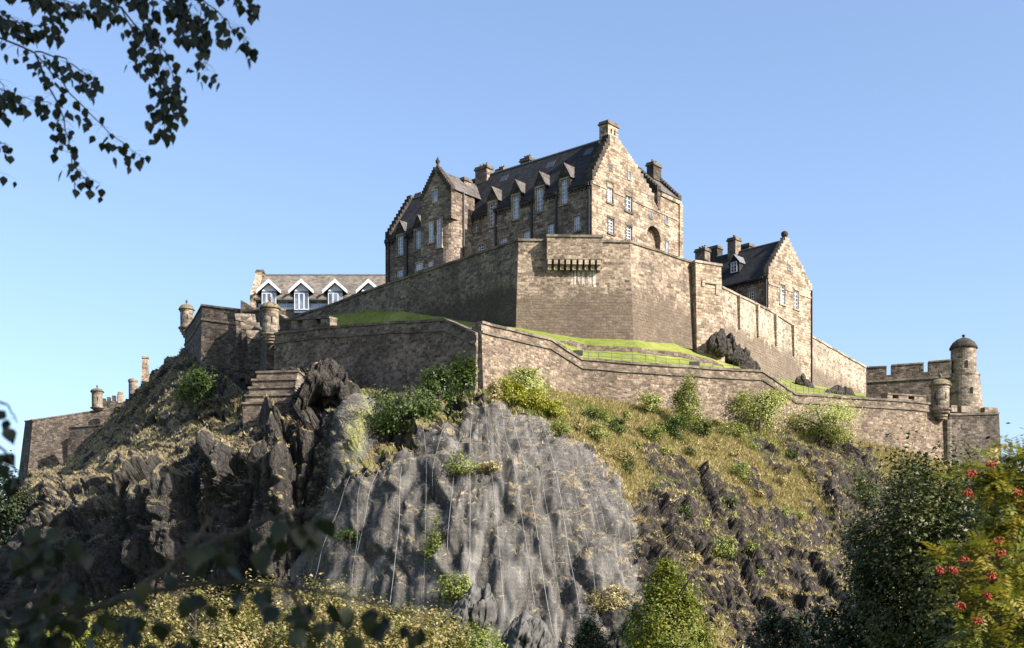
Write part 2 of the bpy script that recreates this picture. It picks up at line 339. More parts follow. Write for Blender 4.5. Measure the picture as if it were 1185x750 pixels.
# wire netting: a fine diamond weave one sees the rock through
m, n, b, out = newmat('wire_net'); b.inputs['Base Color'].default_value = (.285, .268, .245, 1); b.inputs['Roughness'].default_value = .6; b.inputs['Metallic'].default_value = .1
tr = N(n, 'BsdfTransparent'); ms = N(n, 'MixShader')
ka = noise(n, posmap(n, (.35, .35, .05)), 1, 4, .6); kb = noise(n, posmap(n, (1, 1, 1)), 5, 2)
wv1 = N(n, 'TexWave', bands_direction='X'); wv1.inputs['Scale'].default_value = .62; wv1.inputs['Distortion'].default_value = 1.5; n.links.new(posmap(n, (1, 1, 1)), wv1.inputs[0])
wv2 = N(n, 'TexWave', bands_direction='Z'); wv2.inputs['Scale'].default_value = .75; wv2.inputs['Distortion'].default_value = 1; n.links.new(posmap(n, (1, 1, 1)), wv2.inputs[0])
kk = mth(n, 'ADD', ramp(n, ka, [(.36, .06), (.5, .10), (.66, .16)]), mth(n, 'MULTIPLY', mth(n, 'MAXIMUM', ramp(n, wv1.outputs[1], [(.75, 0), (.95, 1)]), ramp(n, wv2.outputs[1], [(.75, 0), (.95, 1)])), .05))
kk = mth(n, 'ADD', kk, mth(n, 'MULTIPLY', att('fold'), .2)); n.links.new(kk, ms.inputs[0]); n.links.new(tr.outputs[0], ms.inputs[1]); n.links.new(b.outputs[0], ms.inputs[2]); n.links.new(ms.outputs[0], out.inputs[0]); M['net'] = m
M['boulder'] = plain('grey_boulder', (.085, .08, .074), .9, .55, 1.3)
M['cable'] = plain('steel_cable', (.22, .22, .22), .45, .1)

L = {}
L['green'] = leafmat('leaf_green', [(.035, .06, .012), (.06, .095, .018), (.10, .14, .03)])
L['bright'] = leafmat('leaf_bright', [(.13, .16, .03), (.22, .25, .055), (.36, .37, .13)])
L['gorse'] = leafmat('leaf_gorse', [(.14, .15, .016), (.27, .27, .025), (.4, .38, .05)])
L['willow'] = leafmat('leaf_willow', [(.2, .23, .05), (.34, .36, .1), (.5, .5, .2)])
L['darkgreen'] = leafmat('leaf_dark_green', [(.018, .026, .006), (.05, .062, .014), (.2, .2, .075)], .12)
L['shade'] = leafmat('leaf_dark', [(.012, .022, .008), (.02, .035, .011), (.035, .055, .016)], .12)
L['tree'] = leafmat('leaf_tree', [(.08, .105, .015), (.18, .2, .028), (.32, .32, .055)])
L['cream'] = leafmat('leaf_cream', [(.06, .08, .018), (.13, .14, .035), (.26, .22, .075), (.42, .33, .15), (.44, .29, .19)])
L['straw'] = leafmat('leaf_straw', [(.22, .17, .07), (.4, .32, .15), (.56, .47, .26)])
L['birch'] = leafmat('leaf_birch', [(.009, .013, .006), (.014, .021, .008), (.026, .036, .011)], .15, .45, .3)
L['rowan'] = leafmat('leaf_rowan', [(.075, .105, .016), (.17, .185, .028), (.28, .25, .04), (.34, .19, .03)], .3)
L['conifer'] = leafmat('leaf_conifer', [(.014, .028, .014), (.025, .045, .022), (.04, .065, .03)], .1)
M['berry'] = plain('red_berry', (.24, .022, .007), .35, .2, 20)

# ------------------------------------------------------------------ ground and crag
gx = 9000
mesh('ground', [(-gx, -400, -2.4), (gx, -400, -2.4), (gx, 15000, -2.4), (-gx, 15000, -2.4)], [(0, 1, 2, 3)], M['ground'])
tag(bpy.data.objects['ground'], kind='structure')

COLS = [
 (-420, [(792,190),(770,230),(750,270),(720,300),(705,320),(690,340),(680,360)]),
 (-120, [(792,150),(745,175),(715,205),(690,240),(672,265),(655,285),(645,305)]),
 (0,    [(792,140),(715,150),(672,165),(645,200),(628,235),(615,262),(606,285)]),
 (30,   [(792,135),(700,144),(640,160),(605,190),(580,225),(560,255),(545,276)]),
 (80,   [(792,130),(692,145),(625,150),(585,178),(565,212),(550,245),(535,270)]),
 (125,  [(792,128),(685,141),(592,146),(553,182),(523,214),(502,243),(485,268)]),
 (170,  [(792,126),(674,137),(572,141),(532,172),(492,202),(462,222),(438,240)]),
 (215,  [(792,124),(667,132.5),(562,136),(522,161),(474,190),(432,207),(396,222)]),
 (250,  [(792,122),(664,132),(540,136.5),(510,148),(478,168),(447,192),(424,208)]),
 (285,  [(792,121),(664,129.5),(530,133.5),(505,138),(488,154),(474,168),(455,176)]),
 (320,  [(792,120),(658,126.5),(545,129.5),(505,136),(482,152),(462,162),(440,164)]),
 (365,  [(792,119),(655,126.5),(560,129.5),(500,135),(462,140.5),(438,146),(428,158)]),
 (385,  [(792,118.5),(645,123),(560,128),(505,133),(466,139),(440,145),(430,156)]),
 (405,  [(792,118),(645,122),(560,126),(515,129),(470,133),(458,142),(448,152)]),
 (430,  [(792,117),(660,120.5),(580,123.5),(545,126),(500,133),(470,142),(450,149)]),
 (470,  [(792,115.5),(680,117.5),(600,120.5),(535,125),(508,132),(475,141),(452,147)]),
 (530,  [(792,114),(680,116.5),(600,119.5),(540,123),(486,127.5),(470,134),(458,142)]),
 (556,  [(792,113.5),(690,116),(600,119.5),(540,122.5),(488,127),(463,131),(452,139.5)]),
 (600,  [(792,113),(700,115.5),(620,118.5),(560,122),(510,127),(478,132),(446,145)]),
 (660,  [(792,113),(700,116),(620,120),(570,124),(520,131),(480,140),(456,151)]),
 (720,  [(792,113),(720,115.5),(660,119.5),(600,126),(540,136),(498,145),(466,155)]),
 (770,  [(792,112),(730,115),(670,121),(600,131),(540,142),(500,150),(474,157)]),
 (830,  [(792,112),(735,116),(680,123),(610,135),(550,146),(515,154),(488,159)]),
 (900,  [(792,112),(735,117),(690,125),(620,139),(560,151),(520,160),(496,165)]),
 (960,  [(792,112),(735,118),(690,127),(630,141),(570,154),(530,163),(505,168)]),
 (1030, [(792,112),(740,120),(690,131),(630,146),(580,158),(545,166),(518,172)]),
 (1100, [(792,112),(745,122),(700,135),(640,150),(590,162),(555,171),(536,177)]),
 (1170, [(792,112),(750,124),(710,140),(650,158),(610,170),(570,180),(540,186)]),
 (1300, [(792,125),(765,140),(740,160),(710,180),(690,195),(670,210),(655,225)]),
 (1600, [(792,160),(778,180),(765,210),(752,240),(745,260),(740,280),(735,300)]),
]
cpx = np.array([c[0] for c in COLS], float)
cpy = np.array([[p[0] for p in c[1]] for c in COLS], float); cY = np.array([[p[1] for p in c[1]] for c in COLS], float)
ux = np.concatenate([np.linspace(-420, -40, 60)[:-1], np.arange(-40, 1230, 1.45), np.linspace(1230, 1600, 50)])
NR = 470
gpy = np.stack([np.interp(ux, cpx, cpy[:, k]) for k in range(7)], 1); gY = np.stack([np.interp(ux, cpx, cY[:, k]) for k in range(7)], 1)
vs = np.concatenate([np.linspace(0, 1, 41)[:-1], np.linspace(1, 6, NR-40)])
def at_rows(A): i = np.clip(np.floor(vs).astype(int), 0, 5); f = vs-i; return A[:, i]*(1-f)+A[:, i+1]*f
SPY = at_rows(gpy); SY = at_rows(gY); SPX = np.repeat(ux[:, None], NR, 1)
SPY = blur(blur(SPY, 13, 0), 9, 1); SY = blur(blur(SY, 13, 0), 15, 1)
def sheetY(px, py):
    i = int(np.argmin(abs(ux-px))); o = np.argsort(SPY[i]); return float(np.interp(py, SPY[i][o], SY[i][o]))
X0 = (SPX-HX)*SY/F; Z0 = (HZ-SPY)*SY/F; B0 = np.stack([X0, SY, Z0], -1)
def normals(B):
    du = np.gradient(B, axis=0); dv = np.gradient(B, axis=1); nn = np.cross(du, dv); return nn/np.maximum(np.linalg.norm(nn, axis=-1), 1e-9)[..., None]
NRM = normals(B0)
wx = SPX+7*fbm(np.stack([SPX/28, SPY/28, 0*SPX], -1), 3); wy = SPY+7*fbm(np.stack([SPX/28, SPY/28, 0*SPX+9], -1), 3)
NETP = [(548, 470), (575, 466), (600, 476), (640, 497), (680, 525), (712, 560), (735, 610), (745, 660), (742, 700), (705, 735), (640, 775), (330, 760), (335, 655), (365, 610), (402, 570), (450, 535), (500, 503)]
NETP2 = [(392, 478), (402, 466), (426, 468), (436, 490), (432, 525), (412, 550), (380, 598), (352, 640), (348, 620), (372, 560), (384, 520)]
net = (inpoly(wx, wy, NETP) | inpoly(wx, wy, NETP2)).astype(float); nets = blur(blur(net, 15, 0), 15, 1)
RIGHT = [(560, 400), (560, 462), (600, 472), (645, 497), (685, 525), (715, 560), (738, 610), (750, 660), (746, 800), (1700, 800), (1700, 400)]
right = inpoly(wx, wy, RIGHT).astype(float); rights = blur(blur(right, 15, 0), 15, 1)
left = np.clip(1-nets-rights, 0, 1)
# left crag: upright blocks and clefts
PW = B0+.45*np.stack([fbm(B0*.25, 3), fbm(B0*.25+40, 3), fbm(B0*.25+80, 3)], -1)
fa, ea = facet(PW*np.array([.22, .15, .035])+3.1); fb_, eb = facet(PW*np.array([.55, .4, .1])+11.); fc_, ec = facet(PW*np.array([1.5, 1.1, .5])+5.)
slopeL = sstep(555, 515, SPY+.25*(SPX-215)+18*fbm(B0*.12+31, 3))*sstep(320, 255, SPX)*.95      # grassier upper left slope: lower relief
dl = (2.9*fa+1.2*fb_+.5*fc_+.4*fbm(B0*.5, 4))*(1-.7*slopeL)-1.0*(1-sstep(0, .16, ea))-.4*(1-sstep(0, .14, eb))
# netted face: softer flutes running down
fn_, en = facet(PW*np.array([.24, .15, .085])+21.); fm_, em = facet(PW*np.array([.6, .5, .28])+2.)
ang_ = (SPX-572)/np.maximum(SPY-395, 30)
fold = fbm(np.stack([ang_*13, SPY*.006, 0*ang_+3], -1), 3, .6); fold2 = 1-6*np.minimum(abs(pn(np.stack([ang_*9, SPY*.003, 0*ang_+13], -1))), abs(pn(np.stack([ang_*14+SPY*.004, SPY*.004, 0*ang_+33], -1))))
dn = 1.15*fn_+.6*fm_+.5*fbm(B0*np.array([.5, .5, .12]), 4)+.25*fbm(B0*np.array([.9, .9, .4])+3, 3)-.55*(1-sstep(0, .13, en))-.2*(1-sstep(0, .12, em))+.12*fold
# right slope: strata dipping to the right
c50, s50 = math.cos(math.radians(50)), math.sin(math.radians(50))
sa = (SPX*c50+SPY*s50)*.085; sc = (-SPX*s50+SPY*c50)*.085
sc = sc+.7*fbm(np.stack([sa*.2, sc*.3, 0*sa], -1), 3)
fs_, es = facet(np.stack([sa*.075, sc*.5, 0*sa+.5], -1)); ft_, et = facet(np.stack([sa*.4, sc*1.3, 0*sa+3.5], -1)); fu_, eu = facet(np.stack([sa*1.0, sc*2.4, 0*sa+7.5], -1))
outc = fbm(np.stack([sa*.10, sc*.34, 0*sa+2], -1), 4, .6)
outc = outc*.6
for ox, oy, la, lb, am in [(780,552,60,14,1.3),(757,535,20,12,1.1),(772,620,55,30,1.4),(842,597,50,22,1.4),(845,680,50,26,1.3),(800,680,40,20,.9),(870,560,30,7,1),(895,535,30,8,1),(922,528,40,7,1.1),(975,535,45,26,1.5),(950,560,70,8,1.2),
                           (925,650,70,45,1.0),(965,690,50,40,1.0),(890,720,60,25,1.0),(740,650,30,20,1),(1010,600,50,30,1)]:
    dx, dy = SPX-ox, SPY-oy; q = ((dx*c50+dy*s50)/la)**2+((-dx*s50+dy*c50)/lb)**2; outc = outc+1.45*am*np.exp(-q**1.3)
lowR = sstep(600, 700, SPY+.5*(SPX-900)); outc = outc+.5*lowR*sstep(840, 900, SPX)
for ox, oy, la, lb in [(640,480,60,20),(720,500,70,25),(800,515,60,14),(790,640,40,25),(905,565,30,16),(730,560,20,40)]:
    q = ((SPX-ox)/la)**2+((SPY-oy)/lb)**2; outc = outc-.9*np.exp(-q)
om = sstep(.2, .52, outc+.2*ft_+.28*fbm(B0*.55+3, 4))
sw = sc*.17+1.0*fbm(np.stack([sa*.12, sc*.2, 0*sa+6], -1), 4); sw = sw-np.floor(sw); sw2 = sc*.5+.9*fbm(np.stack([sa*.22, sc*.4, 0*sa+8], -1), 4); sw2 = sw2-np.floor(sw2)
dr = om*(1.5*sw**1.5*(.6+.7*fbm(B0*.09+2, 2))+.5*sw2*sstep(-.3, .4, fbm(B0*.16+7, 2))+.5*fs_+.2*ft_+.12*fu_+.2)-.4*om*(1-sstep(0, .12, et))+.35*fbm(B0*.5, 5)+.12*fu_
fade = sstep(5.98, 5.6, np.repeat(vs[None, :], len(ux), 0)); fade = np.where(SPX < 222, .8+.2*fade, .25+.75*fade)
def ridge(x0, y0, x1, y1, w_):
    vx, vy = x1-x0, y1-y0; t = np.clip(((wx-x0)*vx+(wy-y0)*vy)/(vx*vx+vy*vy), 0, 1); d = np.hypot(wx-x0-t*vx, wy-y0-t*vy); return np.exp(-d/w_)
for a in [(262,535,238,605,3.2,14),(205,560,198,645,2.4,13),(318,500,332,600,2.6,12),(376,445,352,520,1.6,11),(110,600,118,680,2.2,14),(160,545,172,660,2.6,13),(70,570,60,660,2.0,14),(300,600,310,660,2.0,12),
          (286,540,292,640,-3.4,11),(224,600,222,680,-2.4,10),(140,585,146,680,-2.4,10),(342,520,337,620,-3.2,10),(262,455,250,480,-2.2,14),(90,580,92,660,-1.8,9),(182,600,186,670,-2,8)]:
    dl = dl+a[4]*ridge(*a[:4], a[5])
D = (dl*left+dn*nets*(1-rights)+dr*rights)*fade
# lichened buttress beside the gully and the outcrop under the stepped masonry
D = D+1.0*np.exp(-((SPX-405+.18*(SPY-505))/15)**2-((SPY-510)/60)**2)
D = D*(1-.9*np.exp(-((SPX-308)/36)**2-((SPY-452)/34)**2))
B1 = B0+NRM*D[..., None]
N1 = normals(B1); nz = N1[..., 2]
gn = fbm(B0*.45, 4)
# vegetation masks
gl = sstep(.52, .72, nz+.25*gn-.05*(SPY > 600))*left*sstep(690, 560, SPY)
gl = np.maximum(gl, slopeL*.95*sstep(-.2, .25, gn+.35*(nz-.4))*left)
g_net = sstep(.62, .8, nz+.3*gn)*nets*.8
g_r = (1-.97*sstep(.1, .7, om+.25*gn))*rights
g_r = g_r*.86
g_r = np.maximum(g_r, sstep(.72, .9, nz+.25*gn)*rights*.55)
diag = np.exp(-((SPY-(508+.62*(470-SPX)))/9)**2)*sstep(400, 430, SPX)*sstep(560, 535, SPX)        # grassy lip above the net
green_l = 0
gl = gl*(1-.8*np.exp(-((SPX-372)/36)**2-((SPY-462)/34)**2))
grass = np.clip(gl+g_net+g_r+.95*diag*sstep(-.5, .1, gn), 0, 1)
ga = fbm(B0*.12+5, 4)
green = np.clip(sstep(.1, .55, ga)*.5*rights*sstep(700, 560, SPY)+.5*sstep(.1, .6, ga)*left+.75*sstep(530, 475, SPY)*sstep(-.35, .25, ga)*rights+.5*diag, 0, 1)
lichen = np.exp(-((SPX-416+.12*(SPY-500)+4*gn)/8)**2-((SPY-500)/34)**2)*sstep(-.2, .15, gn+.2)*.95
pale = np.clip(nets*.9+.75*np.exp(-((SPX-405+.2*(SPY-520))/30)**2-((SPY-530)/70)**2)+.35*sstep(.1, .5, ga)*left+.25*sstep(640, 720, SPY)*rights*(SPX > 850)*sstep(0, .4, ga), 0, 1)
nu, nv = SPX.shape
idx = np.arange(nu*nv).reshape(nu, nv)
Q = np.stack([idx[:-1, :-1], idx[1:, :-1], idx[1:, 1:], idx[:-1, 1:]], -1).reshape(-1, 4)
crag = mesh('crag', B1.reshape(-1, 3), Q, M['rock'], None, True, {'grass': grass.ravel(), 'green': green.ravel(), 'lichen': lichen.ravel(), 'pale': pale.ravel(), 'olive': (left*.8*sstep(330, 290, SPX)).ravel(), 'dark': (rights*np.clip(1-.5*sstep(650, 720, SPY)*(SPX > 870), 0, 1)).ravel()})
tag(crag, kind='structure')

# netting: a sheet hung over the face with its own cables
step = 2
iu = np.arange(0, nu, step); iv = np.arange(0, nv, step)
Bs = np.stack([blur(blur(B1[..., k], 5, 0), 9, 1) for k in range(3)], -1)+NRM*(.38+.12*fold2[..., None])
Bn = Bs[np.ix_(iu, iv)]; mk = net[np.ix_(iu, iv)] > .5
rr, cc = Bn.shape[:2]; id2 = np.arange(rr*cc).reshape(rr, cc)
okf = mk[:-1, :-1] & mk[1:, :-1] & mk[1:, 1:] & mk[:-1, 1:]
q2 = np.stack([id2[:-1, :-1], id2[1:, :-1], id2[1:, 1:], id2[:-1, 1:]], -1)[okf]
used, inv = np.unique(q2, return_inverse=True)
NT = thing('rockfall_netting', 'grey wire rockfall netting draped down the central cliff face', 'netting', P(560, 770, 114))
fd_ = sstep(.45, .95, fold2)*(.35+.65*sstep(-.2, .4, fold))+.25*sstep(.1, .6, fold)
mesh('net_sheet', Bn.reshape(-1, 3)[used], inv.reshape(-1, 4), M['net'], NT, True, {'fold': fd_[np.ix_(iu, iv)].ravel()[used]})
def sheet_pt(px, py, off=.0):
    i = int(np.argmin(abs(ux-px))); j = int(np.argmin(abs(SPY[i]-py))); return Bs[i, j]+NRM[i, j]*off
def cable(px0, py0, px1, py1, r=.045):
    mb = MB(); pts = []
    for t in np.linspace(0, 1, 26):
        px = px0+(px1-px0)*(t**.8); py = py0+(py1-py0)*t; pts.append(sheet_pt(px, py, .12))
    pts = np.array(pts)
    for _ in range(14): pts[1:-1] = (pts[:-2]+pts[1:-1]*2+pts[2:])/4
    pts += np.array([0, -.25, 0])
    mb.tube(pts, r, 5).build('cable', M['cable'], NT)
for a in [(412,560,372,680),(425,548,410,690),(440,540,415,640),(470,520,455,700),(497,503,490,690),(520,490,500,570),(545,470,545,700),(560,470,585,720),(577,470,620,700),(590,474,640,735),(610,482,650,690),
          (625,490,672,715),(640,500,690,700),(655,512,708,690),(672,520,722,660),(690,535,738,650),(530,500,520,640),(600,478,662,620),(645,505,700,620)]:
    cable(*a, r=random.choice([.013, .017, .022]))
for a in [(420,585,560,560),(480,640,640,600)]:
    pass

# dry grass tufts over the vegetated ledges
def tufts(name, wgt, n, h, mat, lean=.75):
    w_ = wgt[:-1, :-1].ravel(); w_ = w_/w_.sum(); f = RNG.choice(len(w_), n, p=w_)
    q = Q[f]; V = B1.reshape(-1, 3); a, b_ = RNG.random((2, n, 1))
    p = V[q[:, 0]]*(1-a)*(1-b_)+V[q[:, 1]]*a*(1-b_)+V[q[:, 2]]*a*b_+V[q[:, 3]]*(1-a)*b_
    vs_, fs = [], []; rn = []
    for k in range(3):
        ang = RNG.random((n, 1))*6.28; hh = h*(.4+.9*RNG.random((n, 1))); wd = .04+.05*RNG.random((n, 1))
        d = np.concatenate([np.cos(ang), np.sin(ang), 0*ang], 1); up = np.concatenate([RNG.normal(0, lean, (n, 2)), np.ones((n, 1))], 1); up[:, 1] -= .25
        o = p+np.concatenate([RNG.normal(0, .12, (n, 2)), np.zeros((n, 1))], 1)
        tri = np.stack([o-d*wd-[0, 0, .1], o+d*wd-[0, 0, .1], o+up*hh], 1); vs_.append(tri.reshape(-1, 3)); rn.append(np.repeat(RNG.random(n), 3))
    V = np.concatenate(vs_); o = mesh(name, V, np.arange(len(V)).reshape(-1, 3), mat, None, False, {'rnd': np.concatenate(rn)})
    return o
vis = (SPX > 0) & (SPX < 1185) & (SPY < 760)
area = np.linalg.norm(np.cross(np.gradient(B1, axis=0), np.gradient(B1, axis=1)), axis=-1)
tag(tufts('dry_grass', np.clip(grass-.42, 0, 1)*(1-green*.8)*vis*area*(.1+1.9*rights), 60000, .34, L['straw']), 'straw coloured dry grass growing over the ledges of the crag', 'grass', kind='stuff')
tag(tufts('green_grass', np.clip(grass-.2, 0, 1)*(green+.05)*vis*area*(.1+1.9*rights), 9000, .3, L['bright']), 'fresh green grass and weeds growing between the dry tufts', 'grass', kind='stuff')

# ------------------------------------------------------------------ walls
def plan_normals(pts):
    n = []
    for i in range(len(pts)):
        a = np.array(pts[max(i-1, 0)][:2]); b_ = np.array(pts[i][:2]); c_ = np.array(pts[min(i+1, len(pts)-1)][:2])
        v = np.zeros(2)
        n1 = n2 = None
        if i > 0: d = b_-a; d /= np.linalg.norm(d); n1 = np.array([d[1], -d[0]])
        if i < len(pts)-1: d = c_-b_; d /= np.linalg.norm(d); n2 = np.array([d[1], -d[0]])
        if n1 is None: v = n2
        elif n2 is None: v = n1
        else: v = (n1+n2); v = v/np.linalg.norm(v); v = v/max(.5, v@n1)
        n.append(v)
    return n
def strip(pts, o0, o1, zt, zb, batter=0):
    """pts (x,y,ztop,zbot): a solid running along the plan line from offset o0 (outer) to o1 (inner)"""
    nn = plan_normals(pts); V = []; Fc = []
    for p, n_ in zip(pts, nn):
        x, y, t, b_ = p; zt_ = t+zt if zb != 'top' else t; tt = t+zt; bb = (b_ if zb is None else t+zb)
        ob = o0+batter*(t-bb) if batter else o0
        V += [(x+n_[0]*ob, y+n_[1]*ob, bb), (x+n_[0]*o0, y+n_[1]*o0, tt), (x-n_[0]*o1, y-n_[1]*o1, tt), (x-n_[0]*o1, y-n_[1]*o1, bb)]
    for i in range(len(pts)-1):
        for k in range(4): Fc.append((i*4+k, (i+1)*4+k, (i+1)*4+(k+1) % 4, i*4+(k+1) % 4))
    e = (len(pts)-1)*4; Fc += [(3, 2, 1, 0), (e, e+1, e+2, e+3)]
    return V, Fc
def dense(pts, jag=0.0):
    """more points along a wall so that its lines waver a little"""
    out = []
    for a, b_ in zip(pts[:-1], pts[1:]):
        a, b_ = np.array(a, float), np.array(b_, float); k = max(1, int(np.linalg.norm((b_-a)[:2])/2.2))
        for i in range(k): q = a+(b_-a)*i/k; q[2] += random.uniform(-jag, jag) if i else 0; out.append(q)
    out.append(np.array(pts[-1], float)); return out
def wall(name, label, pts, mat, th=1.4, batter=0, coping=.28, string=None, cmat=None, group=None, cat='wall', jag=.055):
    mid = pts[len(pts)//2]; t = thing(name, label, cat, (mid[0], mid[1], mid[3]), group)
    pts = dense(pts, jag)
    V, Fc = strip(pts, 0, th, 0, None, batter); mesh('masonry', V, Fc, mat, t)
    if coping: V, Fc = strip(pts, .16, th+.1, coping, .004); mesh('coping', V, Fc, cmat or M['coping'], t)
    if string: V, Fc = strip(pts, .2, -.02, -string+.28, -string); mesh('string_course', V, Fc, M['coping'], t)
    return t
def W(px, Y, pt, pb): x, y, z = P(px, pt, Y); return (x, y, z, (HZ-pb)*Y/F)
class Fac:
    """a vertical plane through O running in plan direction d (left to right); outward normal faces the camera"""
    def __init__(s, O, d): s.O = np.array(O[:2], float); s.d = np.array(d, float)/np.linalg.norm(d); s.n = np.array([s.d[1], -s.d[0]])
    def t(s, px): k = (px-HX)/F; return (k*s.O[1]-s.O[0])/(s.d[0]-k*s.d[1])
    def Y(s, px): return s.O[1]+s.d[1]*s.t(px)
    def z(s, px, py): return (HZ-py)*s.Y(px)/F
    def pt(s, t, z, off=0): q = s.O+s.d*t+s.n*off; return np.array([q[0], q[1], z])
    def rect(s, x0, x1, y0, y1): xm = (x0+x1)/2; return (s.t(x0), s.t(x1), s.z(xm, y1), s.z(xm, y0))
    def shift(s, off): q = s.O+s.n*off; return Fac((q[0], q[1]), s.d)
    def box(s, mb, t0, t1, z0, z1, o0, o1):        # from inner offset o0 to outer offset o1
        p = [s.pt(t0, z0, o1), s.pt(t1, z0, o1), s.pt(t1, z0, o0), s.pt(t0, z0, o0)]; q = [v+np.array([0, 0, z1-z0]) for v in p]; mb.hexa(p, q)

da, db = np.array([-.76, .65]), np.array([.65, .76]); da /= np.linalg.norm(da); db /= np.linalg.norm(db)
OC = P(685, 0, 180)[:2]                      # near corner of the big block

def facade_mesh(fac, outers, holes, depth=.3):
    ts = sorted(set([v for r in outers+holes for v in r[:2]])); zs = sorted(set([v for r in outers+holes for v in r[2:]]))
    V = {}; Fc = []; VL = []
    def vid(t, z, off=0):
        k = (round(t, 4), round(z, 4), off)
        if k not in V: V[k] = len(VL); VL.append(fac.pt(t, z, off))
        return V[k]
    ins = lambda t, z, R: any(r[0] < t < r[1] and r[2] < z < r[3] for r in R)
    for t0, t1 in zip(ts[:-1], ts[1:]):
        for z0, z1 in zip(zs[:-1], zs[1:]):
            if t1-t0 < 1e-4 or z1-z0 < 1e-4: continue
            tm, zm = (t0+t1)/2, (z0+z1)/2
            if ins(tm, zm, outers) and not ins(tm, zm, holes): Fc.append((vid(t0, z0), vid(t1, z0), vid(t1, z1), vid(t0, z1)))
    for t0, t1, z0, z1 in holes:
        c_ = [(t0, z0), (t1, z0), (t1, z1), (t0, z1)]
        for i in range(4):
            a, b_ = c_[i], c_[(i+1) % 4]; n_ = len(VL)
            VL.extend([fac.pt(*a), fac.pt(*b_), fac.pt(*b_, -depth), fac.pt(*a, -depth)]); Fc.append((n_, n_+1, n_+2, n_+3))
    return VL, Fc
def window(fac, r, parent, off=-.2, cols=2, rows=4, bar=.07, surround=.2, smat=None, proud=.05, name='window'):
    t0, t1, z0, z1 = r; mb = MB()
    fac.box(mb, t0, t0+.09, z0, z1, off-.06, off+.05); fac.box(mb, t1-.09, t1, z0, z1, off-.06, off+.05)
    fac.box(mb, t0+.09, t1-.09, z0, z0+.12, off-.06, off+.05); fac.box(mb, t0+.09, t1-.09, z1-.1, z1, off-.06, off+.05)
    for i in range(1, cols): c_ = t0+(t1-t0)*i/cols; fac.box(mb, c_-bar/2, c_+bar/2, z0+.12, z1-.1, off-.04, off+.03)
    for i in range(1, rows): c_ = z0+(z1-z0)*i/rows; fac.box(mb, t0+.09, t1-.09, c_-bar/2, c_+bar/2, off-.042, off+.034)
    wn = mb.build(name, M['white'], parent)
    pb = MB(); fac.box(pb, t0+.05, t1-.05, z0+.05, z1-.05, off-.05, off-.02); pb.build('pane', M['glass'], wn)
    if surround:
        sb = MB(); s_ = surround
        fac.box(sb, t0-s_, t0-.003, z0-.003, z1+.003, -.1, proud); fac.box(sb, t1+.003, t1+s_, z0-.003, z1+.003, -.1, proud)
        fac.box(sb, t0-s_-.05, t1+s_+.05, z1+.004, z1+.28, -.1, proud+.02); fac.box(sb, t0-s_-.1, t1+s_+.1, z0-.24, z0-.004, -.1, proud+.1)
        sb.build('surround', smat or M['trim'], wn)
    return wn
def slit(fac, r, parent, name='slit_window'):
    t0, t1, z0, z1 = r; sb = MB(); s_ = .16
    fac.box(sb, t0-s_, t0, z0, z1, -.1, .06); fac.box(sb, t1, t1+s_, z0, z1, -.1, .06); fac.box(sb, t0-s_-.04, t1+s_+.04, z1+.002, z1+.22, -.1, .08); fac.box(sb, t0-s_-.04, t1+s_+.04, z0-.2, z0-.002, -.1, .1)
    wn = sb.build(name, M['trim'], parent); pb = MB(); fac.box(pb, t0-.01, t1+.01, z0-.01, z1+.01, -.1, .012); pb.build('pane', M['glass'], wn)
def chimney(parent, c, w_, d_, z0, z1, dirv, mat, pots=2, name='chimney', capm=None):
    """stone stack with a capping course and pots; c plan centre, w_ along dirv"""
    u = np.array(dirv)/np.linalg.norm(dirv); v = np.array([-u[1], u[0]]); c = np.array(c[:2])
    def bx(mb, hw, hd, a, b_, cc=c):
        p = [(*(cc+u*sx*hw+v*sy*hd), a) for sx, sy in ((-1, -1), (1, -1), (1, 1), (-1, 1))]; mb.hexa(p, [(q[0], q[1], b_) for q in p])
    mb = MB(); bx(mb, w_/2, d_/2, z0, z1-.5); bx(mb, w_/2+.1, d_/2+.1, z0+(z1-z0)*.12, z0+(z1-z0)*.12+.22)
    ch = mb.build(name, mat, parent)
    mb = MB(); bx(mb, w_/2+.16, d_/2+.16, z1-.5, z1-.28); bx(mb, w_/2+.06, d_/2+.06, z1-.28, z1); mb.build('chimney_cap', capm or M['coping'], ch)
    if pots:
        mb = MB()
        for i in range(pots): q = c+u*((i+.5)/pots-.5)*w_*.8; mb.lathe([(.16, z1), (.15, z1+.4), (.19, z1+.42), (.19, z1+.5)], q, 10)
        mb.build('chimney_pot', M['turret'], ch)
    return ch
def crowsteps(fac, t0, z0, t1, z1, n, th, h=.55, inn=.55, out_=.12):
    """stepped stones up a gable edge from (t0,z0) to (t1,z1)"""
    mb = MB()
    for i in range(n):
        a = t0+(t1-t0)*i/n; b_ = t0+(t1-t0)*(i+1)/n; zz = z0+(z1-z0)*i/n; zt = z0+(z1-z0)*(i+1)/n+.12
        lo, hi = min(a, b_), max(a, b_); fac.box(mb, lo, hi, zz-h, zt, -inn, out_)
    return mb

